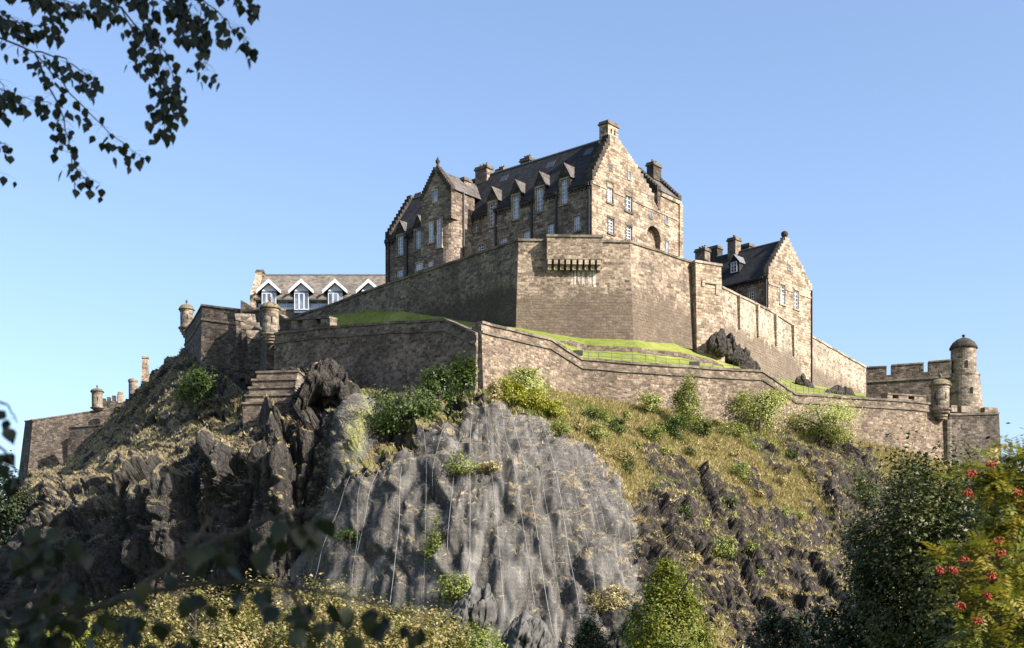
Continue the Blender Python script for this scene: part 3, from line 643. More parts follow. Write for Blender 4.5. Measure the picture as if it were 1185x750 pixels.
# ---- the big barrack block on the summit
BB = thing('stone_barracks', 'large dark roofed stone block with crowstepped gables crowning the rock', 'building', (*OC, 50))
fA = Fac(OC-0*da, -da)          # left to right along the long side: t negative to the left, corner at t=0
fB = Fac(OC, db)
ZB = 49.0
ZE = fA.z(685, 208); ZR = 71.0
tL = fA.t(446); tBe = fB.t(788)
bigA = [fA.rect(*r) for r in [(649.2,656.7,208,236.2),(620.7,628.1,217.5,245.2),(593.2,600.1,226.5,253.7),(566,573.2,234.8,262),(480.4,487,266.5,288.7),(459.9,466.3,273,295.3)]]
lowA = [fA.rect(*r) for r in [(663.9,671.3,250,266.8),(633.5,641.2,259.3,273.5),(605.5,613.5,267.3,279),(579,586.8,275.3,287),(553.5,561.5,283,294),(458.8,466.5,312,321)]]
smA = [fA.rect(*r) for r in [(541.5,545.2,260.7,270),(549.7,553.5,258.5,267.6)]]
outA = [(tL, 0, ZB, ZE)]+[(r[0]-.42, r[1]+.42, ZE-.5, r[3]+.35) for r in bigA]
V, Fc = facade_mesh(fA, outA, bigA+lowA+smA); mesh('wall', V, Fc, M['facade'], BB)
for r in bigA: window(fA, r, BB, rows=6, cols=2)
for r in lowA: window(fA, r, BB, rows=4, cols=3)
for r in smA: window(fA, r, BB, rows=2, cols=1, surround=.12)
# gable side, with the eaves of the rear wing
holB = [fB.rect(*r) for r in [(702.5,709,212,234.5),(723.9,730.8,222,244.7),(703.9,710,252.7,270),(724.7,730.8,261.5,278.3)]]
tw0 = fB.t(761); ZW = fB.z(761, 218)
nch = fB.rect(747.9, 764.2, 276, 294); nr = (nch[1]-nch[0])/2
nhole = (nch[0], nch[1], nch[2]-1.5, nch[3]+nr)
V, Fc = facade_mesh(fB, [(0, tBe, ZB, ZE), (tw0, tBe, ZE-.5, ZW)], holB+[nhole], .35)
V = list(V); nb = len(V)
# arched head of the niche: fan filling the opening's corners is replaced by a carved arch ring
mesh('gable_wall', V, Fc, M['pale'], BB)
mb = MB(); arc = [(nch[0]+nr+nr*math.cos(a), nch[3]+nr*math.sin(a)) for a in np.linspace(0, math.pi, 13)]
ring = [(nch[0]+nr+(nr+.4)*math.cos(a), nch[3]+(nr+.4)*math.sin(a)) for a in np.linspace(0, math.pi, 13)]
for i in range(12): mb.prism([fB.pt(*arc[i], .06), fB.pt(*ring[i], .06), fB.pt(*ring[i+1], .06), fB.pt(*arc[i+1], .06)], np.array([*(-fB.n*.2), 0]))
ni = mb.build('arched_niche', M['trim'], BB)
mb = MB(); fB.box(mb, nhole[0], nhole[1], nhole[2], nhole[3], -.9, -.8); fB.box(mb, nhole[0]-.1, nhole[0], nhole[2], nhole[3], -.8, -.34); fB.box(mb, nhole[1], nhole[1]+.1, nhole[2], nhole[3], -.8, -.34); mb.build('niche_back', M['pale'], ni)
for sg, nm_ in ((0, 'spandrel'), (1, 'spandrel')):
    half = arc[:7] if sg == 0 else arc[6:]; cn = (nhole[1] if sg == 0 else nhole[0], nhole[3])
    mb = MB(); mb.prism([fB.pt(*cn, .003)]+[fB.pt(*q, .003) for q in half], np.array([*(-fB.n*.8), 0])); mb.build(nm_, M['pale'], ni)
for r in holB: window(fB, r, BB, rows=5, cols=2, smat=M['coping'])
for r in [(705.5,708,191.3,196.7),(727,729.8,198.8,207.3),(770,772.8,247,259),(751.6,754.2,245,252),(770.5,773.2,279,293)]: slit(fB, fB.rect(*r), BB)
# gable top as a thick slab
tap = fB.t(711); zap = fB.z(711, 158); tr_ = tw0
zr_ = fB.z(757, 236)
mb = MB(); mb.prism([fB.pt(0, ZE), fB.pt(tr_, ZE), fB.pt(tr_, ZE+.2), fB.pt(fB.t(735), fB.z(735, 191)), fB.pt(tap+.9, zap), fB.pt(tap-.9, zap), fB.pt(0, ZE+.45)], np.array([*(-fB.n*.9), 0]))
mb.build('gable_top', M['pale'], BB)
mb = crowsteps(fB, -.05, ZE+.6, tap-1.15, zap-.3, 10, .9, inn=.95); mb.build('crowstep', M['sooty'], BB)
mb = crowsteps(fB, fB.t(757), fB.z(757, 229), fB.t(735), fB.z(735, 190), 7, .9, inn=.95, out_=.004); mb2 = crowsteps(fB, fB.t(735), fB.z(735, 190), tap+1.15, zap-.3, 9, .9, inn=.95, out_=.004)
mb.add(mb2.V, mb2.F); mb.build('crowstep', M['trim'], BB)
# string course on the gable
zs_ = fB.z(690, 213)
for t0_, t1_ in ((.05, holB[0][0]-.25), (holB[0][1]+.25, holB[1][0]-.25), (holB[1][1]+.25, tBe)): mb = MB(); fB.box(mb, t0_, t1_, zs_-.15, zs_+.15, -.1, .1); mb.build('string_course', M['trim'], BB)
# main roof: profile across, pushed along the long side
def roofpt(b_, z, a): q = OC+db*b_+da*a; return np.array([q[0], q[1], z])
LA = -tL; bR = tap
sl = (ZR-ZE)/bR
mb = MB(); prof = [(.45, ZE+.45*sl+.12), (bR, ZR), (tr_-.5, ZE-.3), (tr_-.5, ZE-.6), (.45, ZE+.3)]
mb.prism([roofpt(b_, z, .9) for b_, z in prof], np.array([*(da*(LA-1.6)), 0])); RF = mb.build('roof', M['slate'], BB)
mb = MB(); mb.tube([roofpt(bR, ZR+.02, .95), roofpt(bR, ZR+.02, LA-.7)], .14, 8).build('ridge_capping', M['lead'], RF)
def on_roof(px, py):                          # point of the front slope seen at this pixel
    k = (px-HX)/F; l = (HZ-py)/F; best = None
    for b_ in np.linspace(0, bR, 200):
        q0 = OC+db*b_; a = (k*q0[1]-q0[0])/(da[0]-k*da[1]); Y = q0[1]+da[1]*a; z = ZE+sl*b_
        e = abs(l*Y-z)
        if best is None or e < best[0]: best = (e, b_, a)
    return best[1], best[2]
for px, py in [(681,176),(637,191),(583,207)]:
    b_, a = on_roof(px, py); mb = MB(); q = [roofpt(b_+sx*.35, ZE+sl*(b_+sx*.35)+.1, a+sy*.7) for sx, sy in ((-1, -1), (1, -1), (1, 1), (-1, 1))]
    mb.hexa([p-np.array([0, 0, .2]) for p in q], q); mb.build('skylight', M['skylight'], RF)
# eaves corbel course, lying between the dormer windows
segs = sorted([(r[0]-.42, r[1]+.42) for r in bigA]); tcur = tL
for a, b_ in segs+[(-.02, None)]:
    if a > tcur+.2:
        mb = MB(); fA.box(mb, tcur, a, ZE-.75, ZE-.35, -.1, .26)
        for q in np.arange(tcur+.1, a-.3, .62): fA.box(mb, q, q+.3, ZE-1.1, ZE-.752, -.1, .2)
        mb.build('corbel_course', M['sooty'], BB)
        mb = MB(); mb.prism([fA.pt(tcur, ZE-.35*sl+.1, .35), fA.pt(tcur, ZE+.46*sl+.1, -.46), fA.pt(tcur, ZE+.2, -.46), fA.pt(tcur, ZE-.34, -.05), fA.pt(tcur, ZE-.345, .35)], np.array([*(fA.d*(a-tcur)), 0])); mb.build('eave', M['slate'], BB)
    tcur = b_ or 0
for px in (681.7, 644.3, 615.8, 574.2, 536.9, 471.3, 450.3):
    t_ = fA.t(px); mb = MB(); fA.box(mb, t_-.13, t_+.13, ZB, ZE-.4, .02, .24); fA.box(mb, t_-.22, t_+.22, ZE-.75, ZE-.3, .265, .5); mb.build('drainpipe', M['pipe'], BB)
# dormer heads over the tall windows
for i, r in enumerate(bigA):
    tm = (r[0]+r[1])/2; hw = (r[1]-r[0])/2+.5; z0 = r[3]+.35; z1 = z0+hw*1.75
    dm = MB(); dm.prism([fA.pt(tm-hw, z0, .02), fA.pt(tm+hw, z0, .02), fA.pt(tm, z1, .02)], np.array([*(-fA.n*.35), 0]))
    D_ = dm.build('dormer', M['sooty'], BB)
    bk = (z1-ZE)/sl+.3
    rm = MB()
    for s_ in (-1, 1):
        p = [fA.pt(tm+s_*(hw+.15), z0-.12, .14), fA.pt(tm, z1+.1, .14), fA.pt(tm, z1+.1, -bk), fA.pt(tm+s_*(hw+.15), z0-.12, -bk)]
        rm.hexa([q-np.array([0, 0, .14]) for q in p], p)
    rm.build('dormer_roof', M['slate_grey'], D_)
    ck = MB(); fA.box(ck, tm-hw+.08, tm-hw+.3, ZE-.2, z0, -bk, -.02); fA.box(ck, tm+hw-.3, tm+hw-.08, ZE-.2, z0, -bk, -.02); ck.build('dormer_cheek', M['slate'], D_)
# left end gable and its crowsteps
fL = Fac(OC+da*LA, db)
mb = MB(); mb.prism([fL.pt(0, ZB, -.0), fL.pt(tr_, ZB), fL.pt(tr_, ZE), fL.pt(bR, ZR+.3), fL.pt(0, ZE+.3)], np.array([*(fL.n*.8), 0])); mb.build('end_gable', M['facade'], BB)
mb = MB()
for i in range(11):
    b0, b1 = bR*i/11, bR*(i+1)/11; zz = ZE+sl*b0+.35; fL.box(mb, b0, b1, zz-.5, zz+sl*bR/11+.1, -.06, .86)
mb.build('crowstep', M['sooty'], BB)
# rear wing flush with the gable wall: ridge parallel to it, ends crowstepped
dW = 3.7; hW = 3.7
def wp(t, dd, z): q = OC+db*t+da*dd; return np.array([q[0], q[1], z])
mb = MB(); mb.prism([wp(tw0+.02, 0, ZE-1), wp(tw0+.02, 2*dW, ZE-1), wp(tw0+.02, 2*dW, ZW), wp(tw0+.02, dW, ZW+hW), wp(tw0+.02, 0, ZW)], np.array([*(db*.7), 0]))
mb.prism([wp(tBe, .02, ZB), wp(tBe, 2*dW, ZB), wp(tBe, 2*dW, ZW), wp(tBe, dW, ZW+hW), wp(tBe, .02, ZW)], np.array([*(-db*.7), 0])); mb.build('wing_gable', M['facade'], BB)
mb = MB(); mb.prism([wp(tw0+.72, -.3, ZW-.3), wp(tw0+.72, dW, ZW+hW-.2), wp(tw0+.72, 2*dW+.3, ZW-.3)], np.array([*(db*(tBe-tw0-1.44)), 0])); WR = mb.build('wing_roof', M['slate_grey'], BB)
for tt, lab in ((tw0, 0), (tBe-.72, 1)):
    mb = MB()
    for i in range(9):
        d0, d1 = dW*i/9, dW*(i+1)/9; z0 = ZW+hW*i/9; q = [wp(tt-.08, d0, z0-.4), wp(tt+.86, d0, z0-.4), wp(tt+.86, d1, z0-.4), wp(tt-.08, d1, z0-.4)]
        mb.hexa(q, [p+np.array([0, 0, .4+hW/9+.15]) for p in q])
    mb.build('crowstep', M['sooty'], BB)
mb = MB(); fB.box(mb, tw0+.75, tBe, ZW-.9, ZW-.4, -.1, .2); mb.build('corbel_course', M['trim'], BB)
mb = MB(); fB.box(mb, tBe-.62, tBe+.25, ZE-6, ZW-.92, -1.2, .22); fB.box(mb, tBe-.5, tBe+.1, ZE-7, ZE-6.02, -1, .15); mb.build('corner_pilaster', M['pale'], BB)
q = wp(tBe-1.5, dW, 0); chimney(WR, q, 2.0, 1.2, ZW+hW-1, ZW+hW+1.9, db, M['sooty'])
q = wp(tw0+1.5, dW, 0)
# gable chimney and the ridge chimneys
q = OC+db*tap+da*.95; chimney(BB, q, 2.35, 1.5, zap-1.2, fB.z(711, 141), db, M['pale'], 0)
mb = MB(); zc = fB.z(711, 141)
for s_ in (-.45, .35): fB.box(mb, tap+s_-.16, tap+s_+.16, zc-1.7, zc-1.0, -.3, -.19)
mb.build('flue_opening', M['void'], BB)
def ridge_a(px): qq = OC+db*bR; k = (px-HX)/F; return (k*qq[1]-qq[0])/(da[0]-k*da[1])
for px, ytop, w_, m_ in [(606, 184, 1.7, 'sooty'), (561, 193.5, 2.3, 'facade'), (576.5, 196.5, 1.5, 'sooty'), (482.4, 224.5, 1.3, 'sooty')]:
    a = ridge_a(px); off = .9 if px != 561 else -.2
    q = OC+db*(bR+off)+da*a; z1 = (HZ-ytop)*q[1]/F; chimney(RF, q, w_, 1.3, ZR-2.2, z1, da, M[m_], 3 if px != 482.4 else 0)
# gabled stair tower standing forward of the long side
pT = 4.36; fT = Fac(OC-db*pT, -da); tT0, tT1 = fT.t(487), fT.t(522.5); zTe = fT.z(522.5, 217.5); zTa = fT.z(505.5, 192)
fTs = Fac((OC-db*pT+(-da)*tT1), db)
rc = 2.0; zc_ = fT.z(522, 252)
def tpt(t, bb, z): q = OC-db*pT+(-da)*t+db*bb; return np.array([q[0], q[1], z])
mb = MB(); poly = [(tT0, pT+.5), (tT0, 0)]+[(tT1-rc+rc*math.sin(a), rc-rc*math.cos(a)) for a in np.linspace(0, math.pi/2, 9)]+[(tT1, pT+.5)]
mb.prism([tpt(t, b_, ZB) for t, b_ in poly], (0, 0, zc_-ZB)); 
mb.prism([tpt(tT0, pT+.5, zc_+.001), tpt(tT0, 0, zc_+.001), tpt(tT1, 0, zc_+.001), tpt(tT1, pT+.5, zc_+.001)], (0, 0, zTe-zc_))
tmx = (tT0+tT1)/2
mb.prism([tpt(tT0, .0, zTe+.001), tpt(tT1, .0, zTe+.001), tpt(tmx, .0, zTa)], np.array([*(db*.7), 0]))
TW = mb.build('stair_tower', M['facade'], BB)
mb = MB(); mb.prism([tpt(tT0-.2, .71, zTe-.15), tpt(tT1+.25, .71, zTe-.15), tpt(tmx, .71, zTa-.35)], np.array([*(db*(pT+4.2)), 0])); mb.build('tower_roof', M['slate_grey'], TW)
mb = crowsteps(fT, tT0, zTe, tmx-.2, zTa-.2, 10, .7, inn=.75); mb2 = crowsteps(fT, tT1, zTe, tmx+.2, zTa-.2, 10, .7, inn=.75); mb.add(mb2.V, mb2.F); mb.build('crowstep', M['sooty'], TW)
mb = MB(); q = fT.pt(tmx, 0, -.35); mb.lathe([(.28, zTa-.2), (.22, zTa+.2), (.14, zTa+.35), (.3, zTa+.6), (.34, zTa+.85), (.2, zTa+1.05), (.05, zTa+1.4)], q, 12); mb.build('finial', M['sooty'], TW, True)
for r in [(497.2,502,256.7,281),(506.3,511,254,286)]: window(fT, fT.rect(*r), TW, off=.03, rows=6, cols=2, proud=.14)
slit(fT, fT.rect(501.5,506,221,233.5), TW); window(fT, fT.rect(482.5,489.7,305,313), TW, off=.03, rows=3, cols=2, proud=.14); window(fT, fT.rect(497,501.5,302.8,309), TW, off=.03, rows=2, cols=1, proud=.14)
mb = MB(); q = tpt(tmx+.5, 5.6, 0); chimney(RF, q, 1.4, 1.0, zTa-2.5, zTa-.4, db, M['turret'], 0)
mb = MB(); mb.tube([tpt(tT1+.15, 2.4, ZB), tpt(tT1+.15, 2.4, zTe)], .14, 6).build('drainpipe', M['pipe'], TW)

# ---- second gabled house behind the right curtain
O2 = P(889.3, 0, 200)[:2]; d2 = np.array([.7, .714]); d2 /= np.linalg.norm(d2); a2 = np.array([-d2[1], d2[0]])
GH = thing('gabled_house', 'smaller gabled stone house with dark slate roof right of the summit block', 'house', (*O2, 40))
g2 = Fac(O2, d2); s2 = Fac(O2, -a2)
t2 = g2.t(939.5); z2e = g2.z(889.3, 316); tap2 = g2.t(910.5); z2a = g2.z(910.5, 275)
h2 = [g2.rect(*r) for r in [(903,908.5,329.5,352),(918.7,924,336,357.5)]]
V, Fc = facade_mesh(g2, [(0, t2, 40, z2e)], h2); mesh('gable_wall', V, Fc, M['pale'], GH)
for r in h2: window(g2, r, GH, rows=5, cols=2)
z2r = g2.z(938, 318)
mb = MB(); mb.prism([g2.pt(0, z2e), g2.pt(t2, z2e), g2.pt(t2, z2r-2), g2.pt(tap2, z2a), g2.pt(0, z2e+.3)], np.array([*(-g2.n*.8), 0])); mb.build('gable_top', M['pale'], GH)
slit(g2, g2.rect(912, 914.5, 306.5, 312), GH)
mb = crowsteps(g2, 0, z2e+.35, tap2, z2a-.1, 10, .8, inn=.85, h=.4, out_=.05); mb2 = crowsteps(g2, t2, z2r-2, tap2, z2a-.1, 11, .8, inn=.85, h=.4, out_=.05); mb.add(mb2.V, mb2.F); mb.build('crowstep', M['trim'], GH)
q = g2.pt(tap2, 0, -.4); mb = MB(); mb.lathe([(.4, z2a-.3), (.4, z2a+.3), (.5, z2a+.35), (.55, z2a+.7), (.4, z2a+.95), (.1, z2a+1.1)], q, 12); mb.build('finial', M['sooty'], GH, True)
zz = g2.z(890, 328)
for t0_, t1_ in ((0, h2[0][0]-.25), (h2[0][1]+.25, h2[1][0]-.25), (h2[1][1]+.25, t2)): mb = MB(); g2.box(mb, t0_, t1_, zz-.14, zz+.14, -.1, .1); mb.build('string_course', M['trim'], GH)
tS = s2.t(812); hs = [s2.rect(866,874,334.8,348.7)]
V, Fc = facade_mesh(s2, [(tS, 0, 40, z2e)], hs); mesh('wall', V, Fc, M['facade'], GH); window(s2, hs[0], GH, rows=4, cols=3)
LS = -tS
mb = MB(); sl2 = (z2a-.3-z2e)/tap2
def r2(b_, z, a): q = O2+d2*b_+a2*a; return np.array([q[0], q[1], z])
mb.prism([r2(-.4, z2e-.4*sl2, .8), r2(tap2, z2a-.3, .8), r2(t2-.1, z2r-2.4, .8), r2(t2-.1, z2r-2.8, .8), r2(-.4, z2e-.4*sl2-.25, .8)], np.array([*(a2*LS), 0])); R2 = mb.build('roof', M['slate'], GH)
MB().tube([r2(tap2, z2a-.28, .85), r2(tap2, z2a-.28, LS+.7)], .12, 8).build('ridge_capping', M['lead'], R2)
mb = MB(); s2.box(mb, tS, -.05, z2e-.8, z2e-.42, -.1, .22)
for q in np.arange(tS+.2, -.4, .62): s2.box(mb, q, q+.3, z2e-1.12, z2e-.803, -.1, .17)
mb.build('corbel_course', M['sooty'], GH)
mb = MB(); mb.tube([s2.pt(-.3, 40, .14), s2.pt(-.3, z2e-.5, .14)], .12, 6).build('drainpipe', M['pipe'], GH)
mb = MB(); mb.tube([g2.pt(t2-.2, 40, .14), g2.pt(t2-.2, z2r-2.4, .14)], .12, 6).build('drainpipe', M['pipe'], GH)
def r2_px(px, b_): q = O2+d2*b_; k = (px-HX)/F; return (k*q[1]-q[0])/(a2[0]-k*a2[1])
for px, yt, b_, w_, zb, m_, pots in [(849.5, 276, tap2-.3, 1.5, 5, 'turret', 1), (827, 286, tap2+3.2, 2.1, 6, 'sooty', 0), (864, 283.5, tap2+3.6, 1.9, 6, 'sooty', 0), (813, 288.5, tap2-1.0, 1.9, 6, 'turret', 3)]:
    a = r2_px(px, b_); q = O2+d2*b_+a2*a; z1 = (HZ-yt)*q[1]/F; chimney(R2, q, w_, 1.4, z1-zb, z1, a2, M[m_], pots)
for i, z_ in enumerate((297.5, 306, 315)):
    q = O2+d2*(t2-1.4+i*.75)+a2*3.0; z1 = (HZ-z_)*q[1]/F; chimney(R2, q, 1.2, .9, z1-5, z1, d2, M['sooty'], 0)
# little dormer on its roof
dr2 = s2.rect(846.5, 852.5, 303, 315); off2 = -1.2; fD = s2.shift(off2); rr_ = fD.rect(846, 853.2, 303.5, 315.5)
mb = MB(); tm = (rr_[0]+rr_[1])/2; hw = (rr_[1]-rr_[0])/2+.35
mb.prism([fD.pt(tm-hw, rr_[2]-.4), fD.pt(tm+hw, rr_[2]-.4), fD.pt(tm+hw, rr_[3]), fD.pt(tm, rr_[3]+1.1), fD.pt(tm-hw, rr_[3])], np.array([*(-fD.n*2.2), 0])); DD = mb.build('dormer', M['slate'], R2)
window(fD, rr_, DD, off=.07, rows=3, cols=2, surround=0)
mb = MB()
for s_ in (-1, 1):
    p = [fD.pt(tm+s_*(hw+.2), rr_[3]-.1, .2), fD.pt(tm, rr_[3]+1.2, .2), fD.pt(tm, rr_[3]+1.2, -2.8), fD.pt(tm+s_*(hw+.2), rr_[3]-.1, -2.8)]; mb.hexa([q-np.array([0, 0, .12]) for q in p], p)
mb.build('dormer_roof', M['lead'], DD)

# ---- long modern roof with white dormers, left
YR = 226.0
LH = thing('long_dormered_building', 'long brown roofed building with white gabled dormers behind the left rampart', 'building', P(365, 372, YR))
fR = Fac(P(290, 0, 222)[:2], (1, .0)); tR0 = fR.t(289.5); tR1 = fR.t(455); zRe = fR.z(300, 343.5); zRr = (HZ-318.5)*YR/F+.2
def lp(t, b_, z): q = fR.pt(t, z, -b_); return q
dR = 6.0
zRr = (HZ-318.5)*(222+dR)/F
mb = MB(); mb.prism([lp(tR0+.9, -.5, zRe-.3), lp(tR0+.9, dR, zRr), lp(tR0+.9, 2*dR, zRe), lp(tR0+.9, 2*dR, zRe-.4), lp(tR0+.9, -.5, zRe-.6)], (tR1-tR0, 0, 0)); LR = mb.build('roof', M['slate_brown'], LH)
MB().tube([lp(tR0+.9, dR, zRr+.05), lp(tR1+.8, dR, zRr+.05)], .16, 8).build('ridge_capping', M['lead'], LR)
mb = MB(); mb.prism([lp(tR0, -.3, 40), lp(tR0, 2*dR, 40), lp(tR0, 2*dR, zRe), lp(tR0, dR+.3, zRr+.55), lp(tR0, dR-.5, zRr+.55), lp(tR0, -.3, zRe+.2)], (1.0, 0, 0)); mb.build('end_gable', M['pale'], LH)
q = lp(tR0+.6, dR, 0); chimney(LH, q, 1.2, 1.3, zRr-.5, zRr+.75, (1, 0), M['pale'], 0)
mb = MB(); fR.box(mb, tR0+1, tR1, 40, zRe-.62, -2.4, -.9); mb.build('wall', M['trim'], LH)
mb = MB(); fR.box(mb, tR0+1, tR1, zRe-1.6, zRe-.65, -.85, -.75); GLZ = mb.build('glazing_band', M['glass'], LH)
mb = MB(); fR.box(mb, tR0+1, tR1, zRe-.64, zRe-.3, -.74, .1); fR.box(mb, tR0+1, tR1, zRe-1.95, zRe-1.62, -.74, -.5)
for q in np.arange(tR0+2, tR1, 1.3): fR.box(mb, q-.07, q+.07, zRe-1.6, zRe-.66, -.74, -.6)
mb.build('band_frame', M['white'], GLZ)
for px in (312, 349.5, 388.5, 427):
    tm = fR.t(px); hw = 1.3; z0 = zRe+.8; z1 = fR.z(px, 325.5); mb = MB()
    fR.box(mb, tm-hw+.1, tm+hw-.1, zRe-2.8, z0, -2.0, .55); D_ = mb.build('dormer', M['blueframe'], LH)
    mb = MB(); mb.prism([fR.pt(tm-hw+.1, z0+.001, .5), fR.pt(tm+hw-.1, z0+.001, .5), fR.pt(tm, z1-.35, .5)], (0, .2, 0)); mb.build('dormer_gable', M['white'], D_)
    mb = MB()
    for s_ in (-1, 1):
        p = [fR.pt(tm+s_*(hw+.65), z0-.1, 1.0), fR.pt(tm, z1, 1.0), fR.pt(tm, z1, -4.5), fR.pt(tm+s_*(hw+.65), z0-.1, -4.5)]; mb.hexa([q-np.array([0, 0, .1]) for q in p], p)
    mb.build('dormer_roof', M['slate_grey'], D_)
    mb = MB()
    for s_ in (-1, 1):
        p = [fR.pt(tm+s_*(hw+.75), z0-.55, 1.12), fR.pt(tm+s_*(hw+.75), z0, 1.12), fR.pt(tm, z1+.15, 1.12), fR.pt(tm, z1-.5, 1.12)]; mb.prism(p, (0, .1, 0))
    mb.build('bargeboard', M['white'], D_)
    fd = fR.shift(.56)
    for s_ in (-1, 0, 1):
        r_ = (tm+s_*.8-.37, tm+s_*.8+.37, zRe-2.3, z0-.35); window(fd, r_, D_, off=.06, rows=1, cols=1, surround=0, name='window')

# ---- upper bastion and its neighbours
dA_ = np.array([.904, -1.0]); fU = Fac(P(600, 0, 170)[:2], dA_)
ZU = 52.3
def UA(px, pt, pb): Y = fU.Y(px); return W(px, Y, pt, pb)
up = [UA(330, 371, 385), UA(380, 355, 372), UA(445, 331, 372), UA(515, 307.5, 376), W(600, 170, 279, 384)]
fr = [W(632, 170.2, 279.5, 392), W(729, 170.6, 281, 396)]
rt = [W(765, 174.8, 292.5, 400), W(800, 179.6, 304.5, 406)]
BT = wall('corner_bastion', 'great angled bastion wall with boxed machicolation holding up the summit block', up+fr+rt, M['bastion'], 1.6, .07, cmat=M['coping'])
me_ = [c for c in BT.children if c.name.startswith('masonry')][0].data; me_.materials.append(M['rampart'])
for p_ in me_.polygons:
    if p_.center.x+BT.location.x < P(600, 0, 170)[0]-.02: p_.material_index = 1  # left side takes the darker copy that stands in for its shade
fF = Fac(P(600.3, 0, 170)[:2], (P(729, 0, 170.6)-P(600.3, 0, 170))[:2])
bx_ = fF.shift(1.35).rect(633, 697, 274.5, 300)
mb = MB(); fF.box(mb, bx_[0], bx_[1], bx_[2], bx_[3], -1.2, 1.35); MC = mb.build('machicolation', M['bastion'], BT)
mb = MB(); fF.box(mb, bx_[0]-.1, bx_[1]+.1, bx_[3], bx_[3]+.28, -1.3, 1.5); mb.build('coping', M['coping'], MC)
mb = MB()
for i in range(9): q = bx_[0]+.1+(bx_[1]-bx_[0]-.75)*i/8; fF.box(mb, q, q+.5, bx_[2]-.6, bx_[2]-.01, -.5, 1.3); fF.box(mb, q+.04, q+.46, bx_[2]-1.2, bx_[2]-.61, -.5, .9)
mb.build('corbel_row', M['trim'], MC)
# pale tower block
O3 = P(805, 0, 178.5)[:2]; f3 = Fac(O3, (.9, .44)); t3 = f3.t(834.5); z3 = f3.z(820, 306)
TB = thing('wall_tower', 'pale flat topped stone tower stuck to the wall beside the rock outcrop', 'tower', (*O3, 40))
mb = MB()
p = [f3.pt(-.1, 38.5, .5), f3.pt(t3+.3, 38.5, .5), f3.pt(t3, 38.5, -3.5), f3.pt(0, 38.5, -3.5)]; q = [f3.pt(0, z3, 0), f3.pt(t3, z3, 0), f3.pt(t3, z3, -3.5), f3.pt(0, z3, -3.5)]
mb.hexa(p, q); mb.build('masonry', M['pale'], TB)
mb = MB(); f3.box(mb, -.15, t3+.15, z3, z3+.3, -3.6, .15); mb.build('coping', M['trim'], TB)
mb = MB(); f3.box(mb, .9, t3-.5, z3-2.6, z3-2.3, -.1, .3); f3.box(mb, t3-1.0, t3-.5, z3-4.0, z3-2.61, -.1, .25); f3.box(mb, .9, 1.3, z3-3.1, z3-2.61, -.1, .25); mb.build('chute', M['trim'], TB)
# right upper curtain
dC = np.array([.647, 1.0]); fC = Fac(P(836, 0, 182.5)[:2], dC)
def UC(px, pt, pb): return W(px, fC.Y(px), pt, pb)
RC = wall('right_curtain', 'long pale topped curtain wall running right below the smaller house', [UC(835, 333.5, 400), UC(889, 359.5, 440), UC(940, 391, 452), UC(1002, 426, 465)], M['upper'], 1.5, .05, string=None, cmat=M['trim'])
for px in (852.5, 874, 895, 915.5):
    t_ = fC.t(px); zt_ = np.interp(px, [835, 889, 940, 1002], [fC.z(835, 333.5), fC.z(889, 359.5), fC.z(940, 391), fC.z(1002, 426)])
    mb = MB(); fC.box(mb, t_, t_+.55, zt_-4.6, zt_-.05, -.3, .5); mb.build('pilaster', M['upper'], RC)
# inner bank behind the right curtain foot is the terrace itself

# ---- right crenellated wall and round tower
YK = 214
fK = Fac(P(1101, 0, 204)[:2], (.98, -.2)); 
def K(px, pt, pb): return W(px, fK.Y(px), pt, pb)
KW = thing('crenellated_wall', 'dark crenellated wall joining the round tower far right', 'wall', P(1050, 470, 209))
V, Fc = strip(dense([K(1003, 436, 480), K(1101, 428, 485)]), 0, 1.4, 0, None, .03); mesh('masonry', V, Fc, M['darkwall'], KW)
V, Fc = strip(dense([K(1003, 442, 480), K(1101, 436, 485)]), .22, -.02, .15, -.15); mesh('string_course', V, Fc, M['coping'], KW)
for a, b_, y0, y1 in [(1003, 1026, 426, 425), (1031.5, 1069, 423.5, 421), (1074.5, 1101, 419.5, 417.5)]:
    V, Fc = strip([K(a, y0, 480), K(b_, y1, 480)], .004, 1.38, 0, -2.0); mesh('merlon', V, Fc, M['darkwall'], KW)
    V, Fc = strip([K(a, y0, 480), K(b_, y1, 480)], .12, 1.5, .22, .002); mesh('coping', V, Fc, M['coping'], KW)
c_ = P(1115, 0, 205)[:2]; u = 205/F
RT = thing('round_tower', 'round sandstone tower with dark domed cap at the far right of the castle', 'tower', (*c_, (HZ-485)*u))
zz = lambda y: (HZ-y)*u
MB().lathe([(22.5*u, zz(490)), (21.5*u, zz(470)), (18*u, zz(437)), (18.6*u, zz(436)), (18.6*u, zz(434)), (14.6*u, zz(433)), (14.2*u, zz(404))], c_, 32).build('masonry', M['turret'], RT, False)
cap = MB().lathe([(13.8*u, zz(405)), (16*u, zz(404)), (15.8*u, zz(402.5)), (12.5*u, zz(397)), (7.5*u, zz(393)), (2*u, zz(391)), (1*u, zz(390.5))], c_, 32).build('domed_cap', M['sooty'], RT, True)
MB().lathe([(.1, zz(391)), (.12, zz(390)), (.26, zz(389.3)), (.26, zz(388)), (.05, zz(387))], c_, 10).build('finial', M['sooty'], cap, True)
fS = Fac((c_[0], c_[1]-14.4*u), (1, 0))
mb = MB(); fS.box(mb, -.3, .05, zz(428), zz(420), -.3, .06); mb.build('slit_window', M['void'], RT)
fS = Fac((c_[0]+.3, c_[1]-19.8*u), (1, 0)); mb = MB(); fS.box(mb, -.1, .25, zz(459), zz(452), -.6, .1); mb.build('slit_window', M['void'], RT)

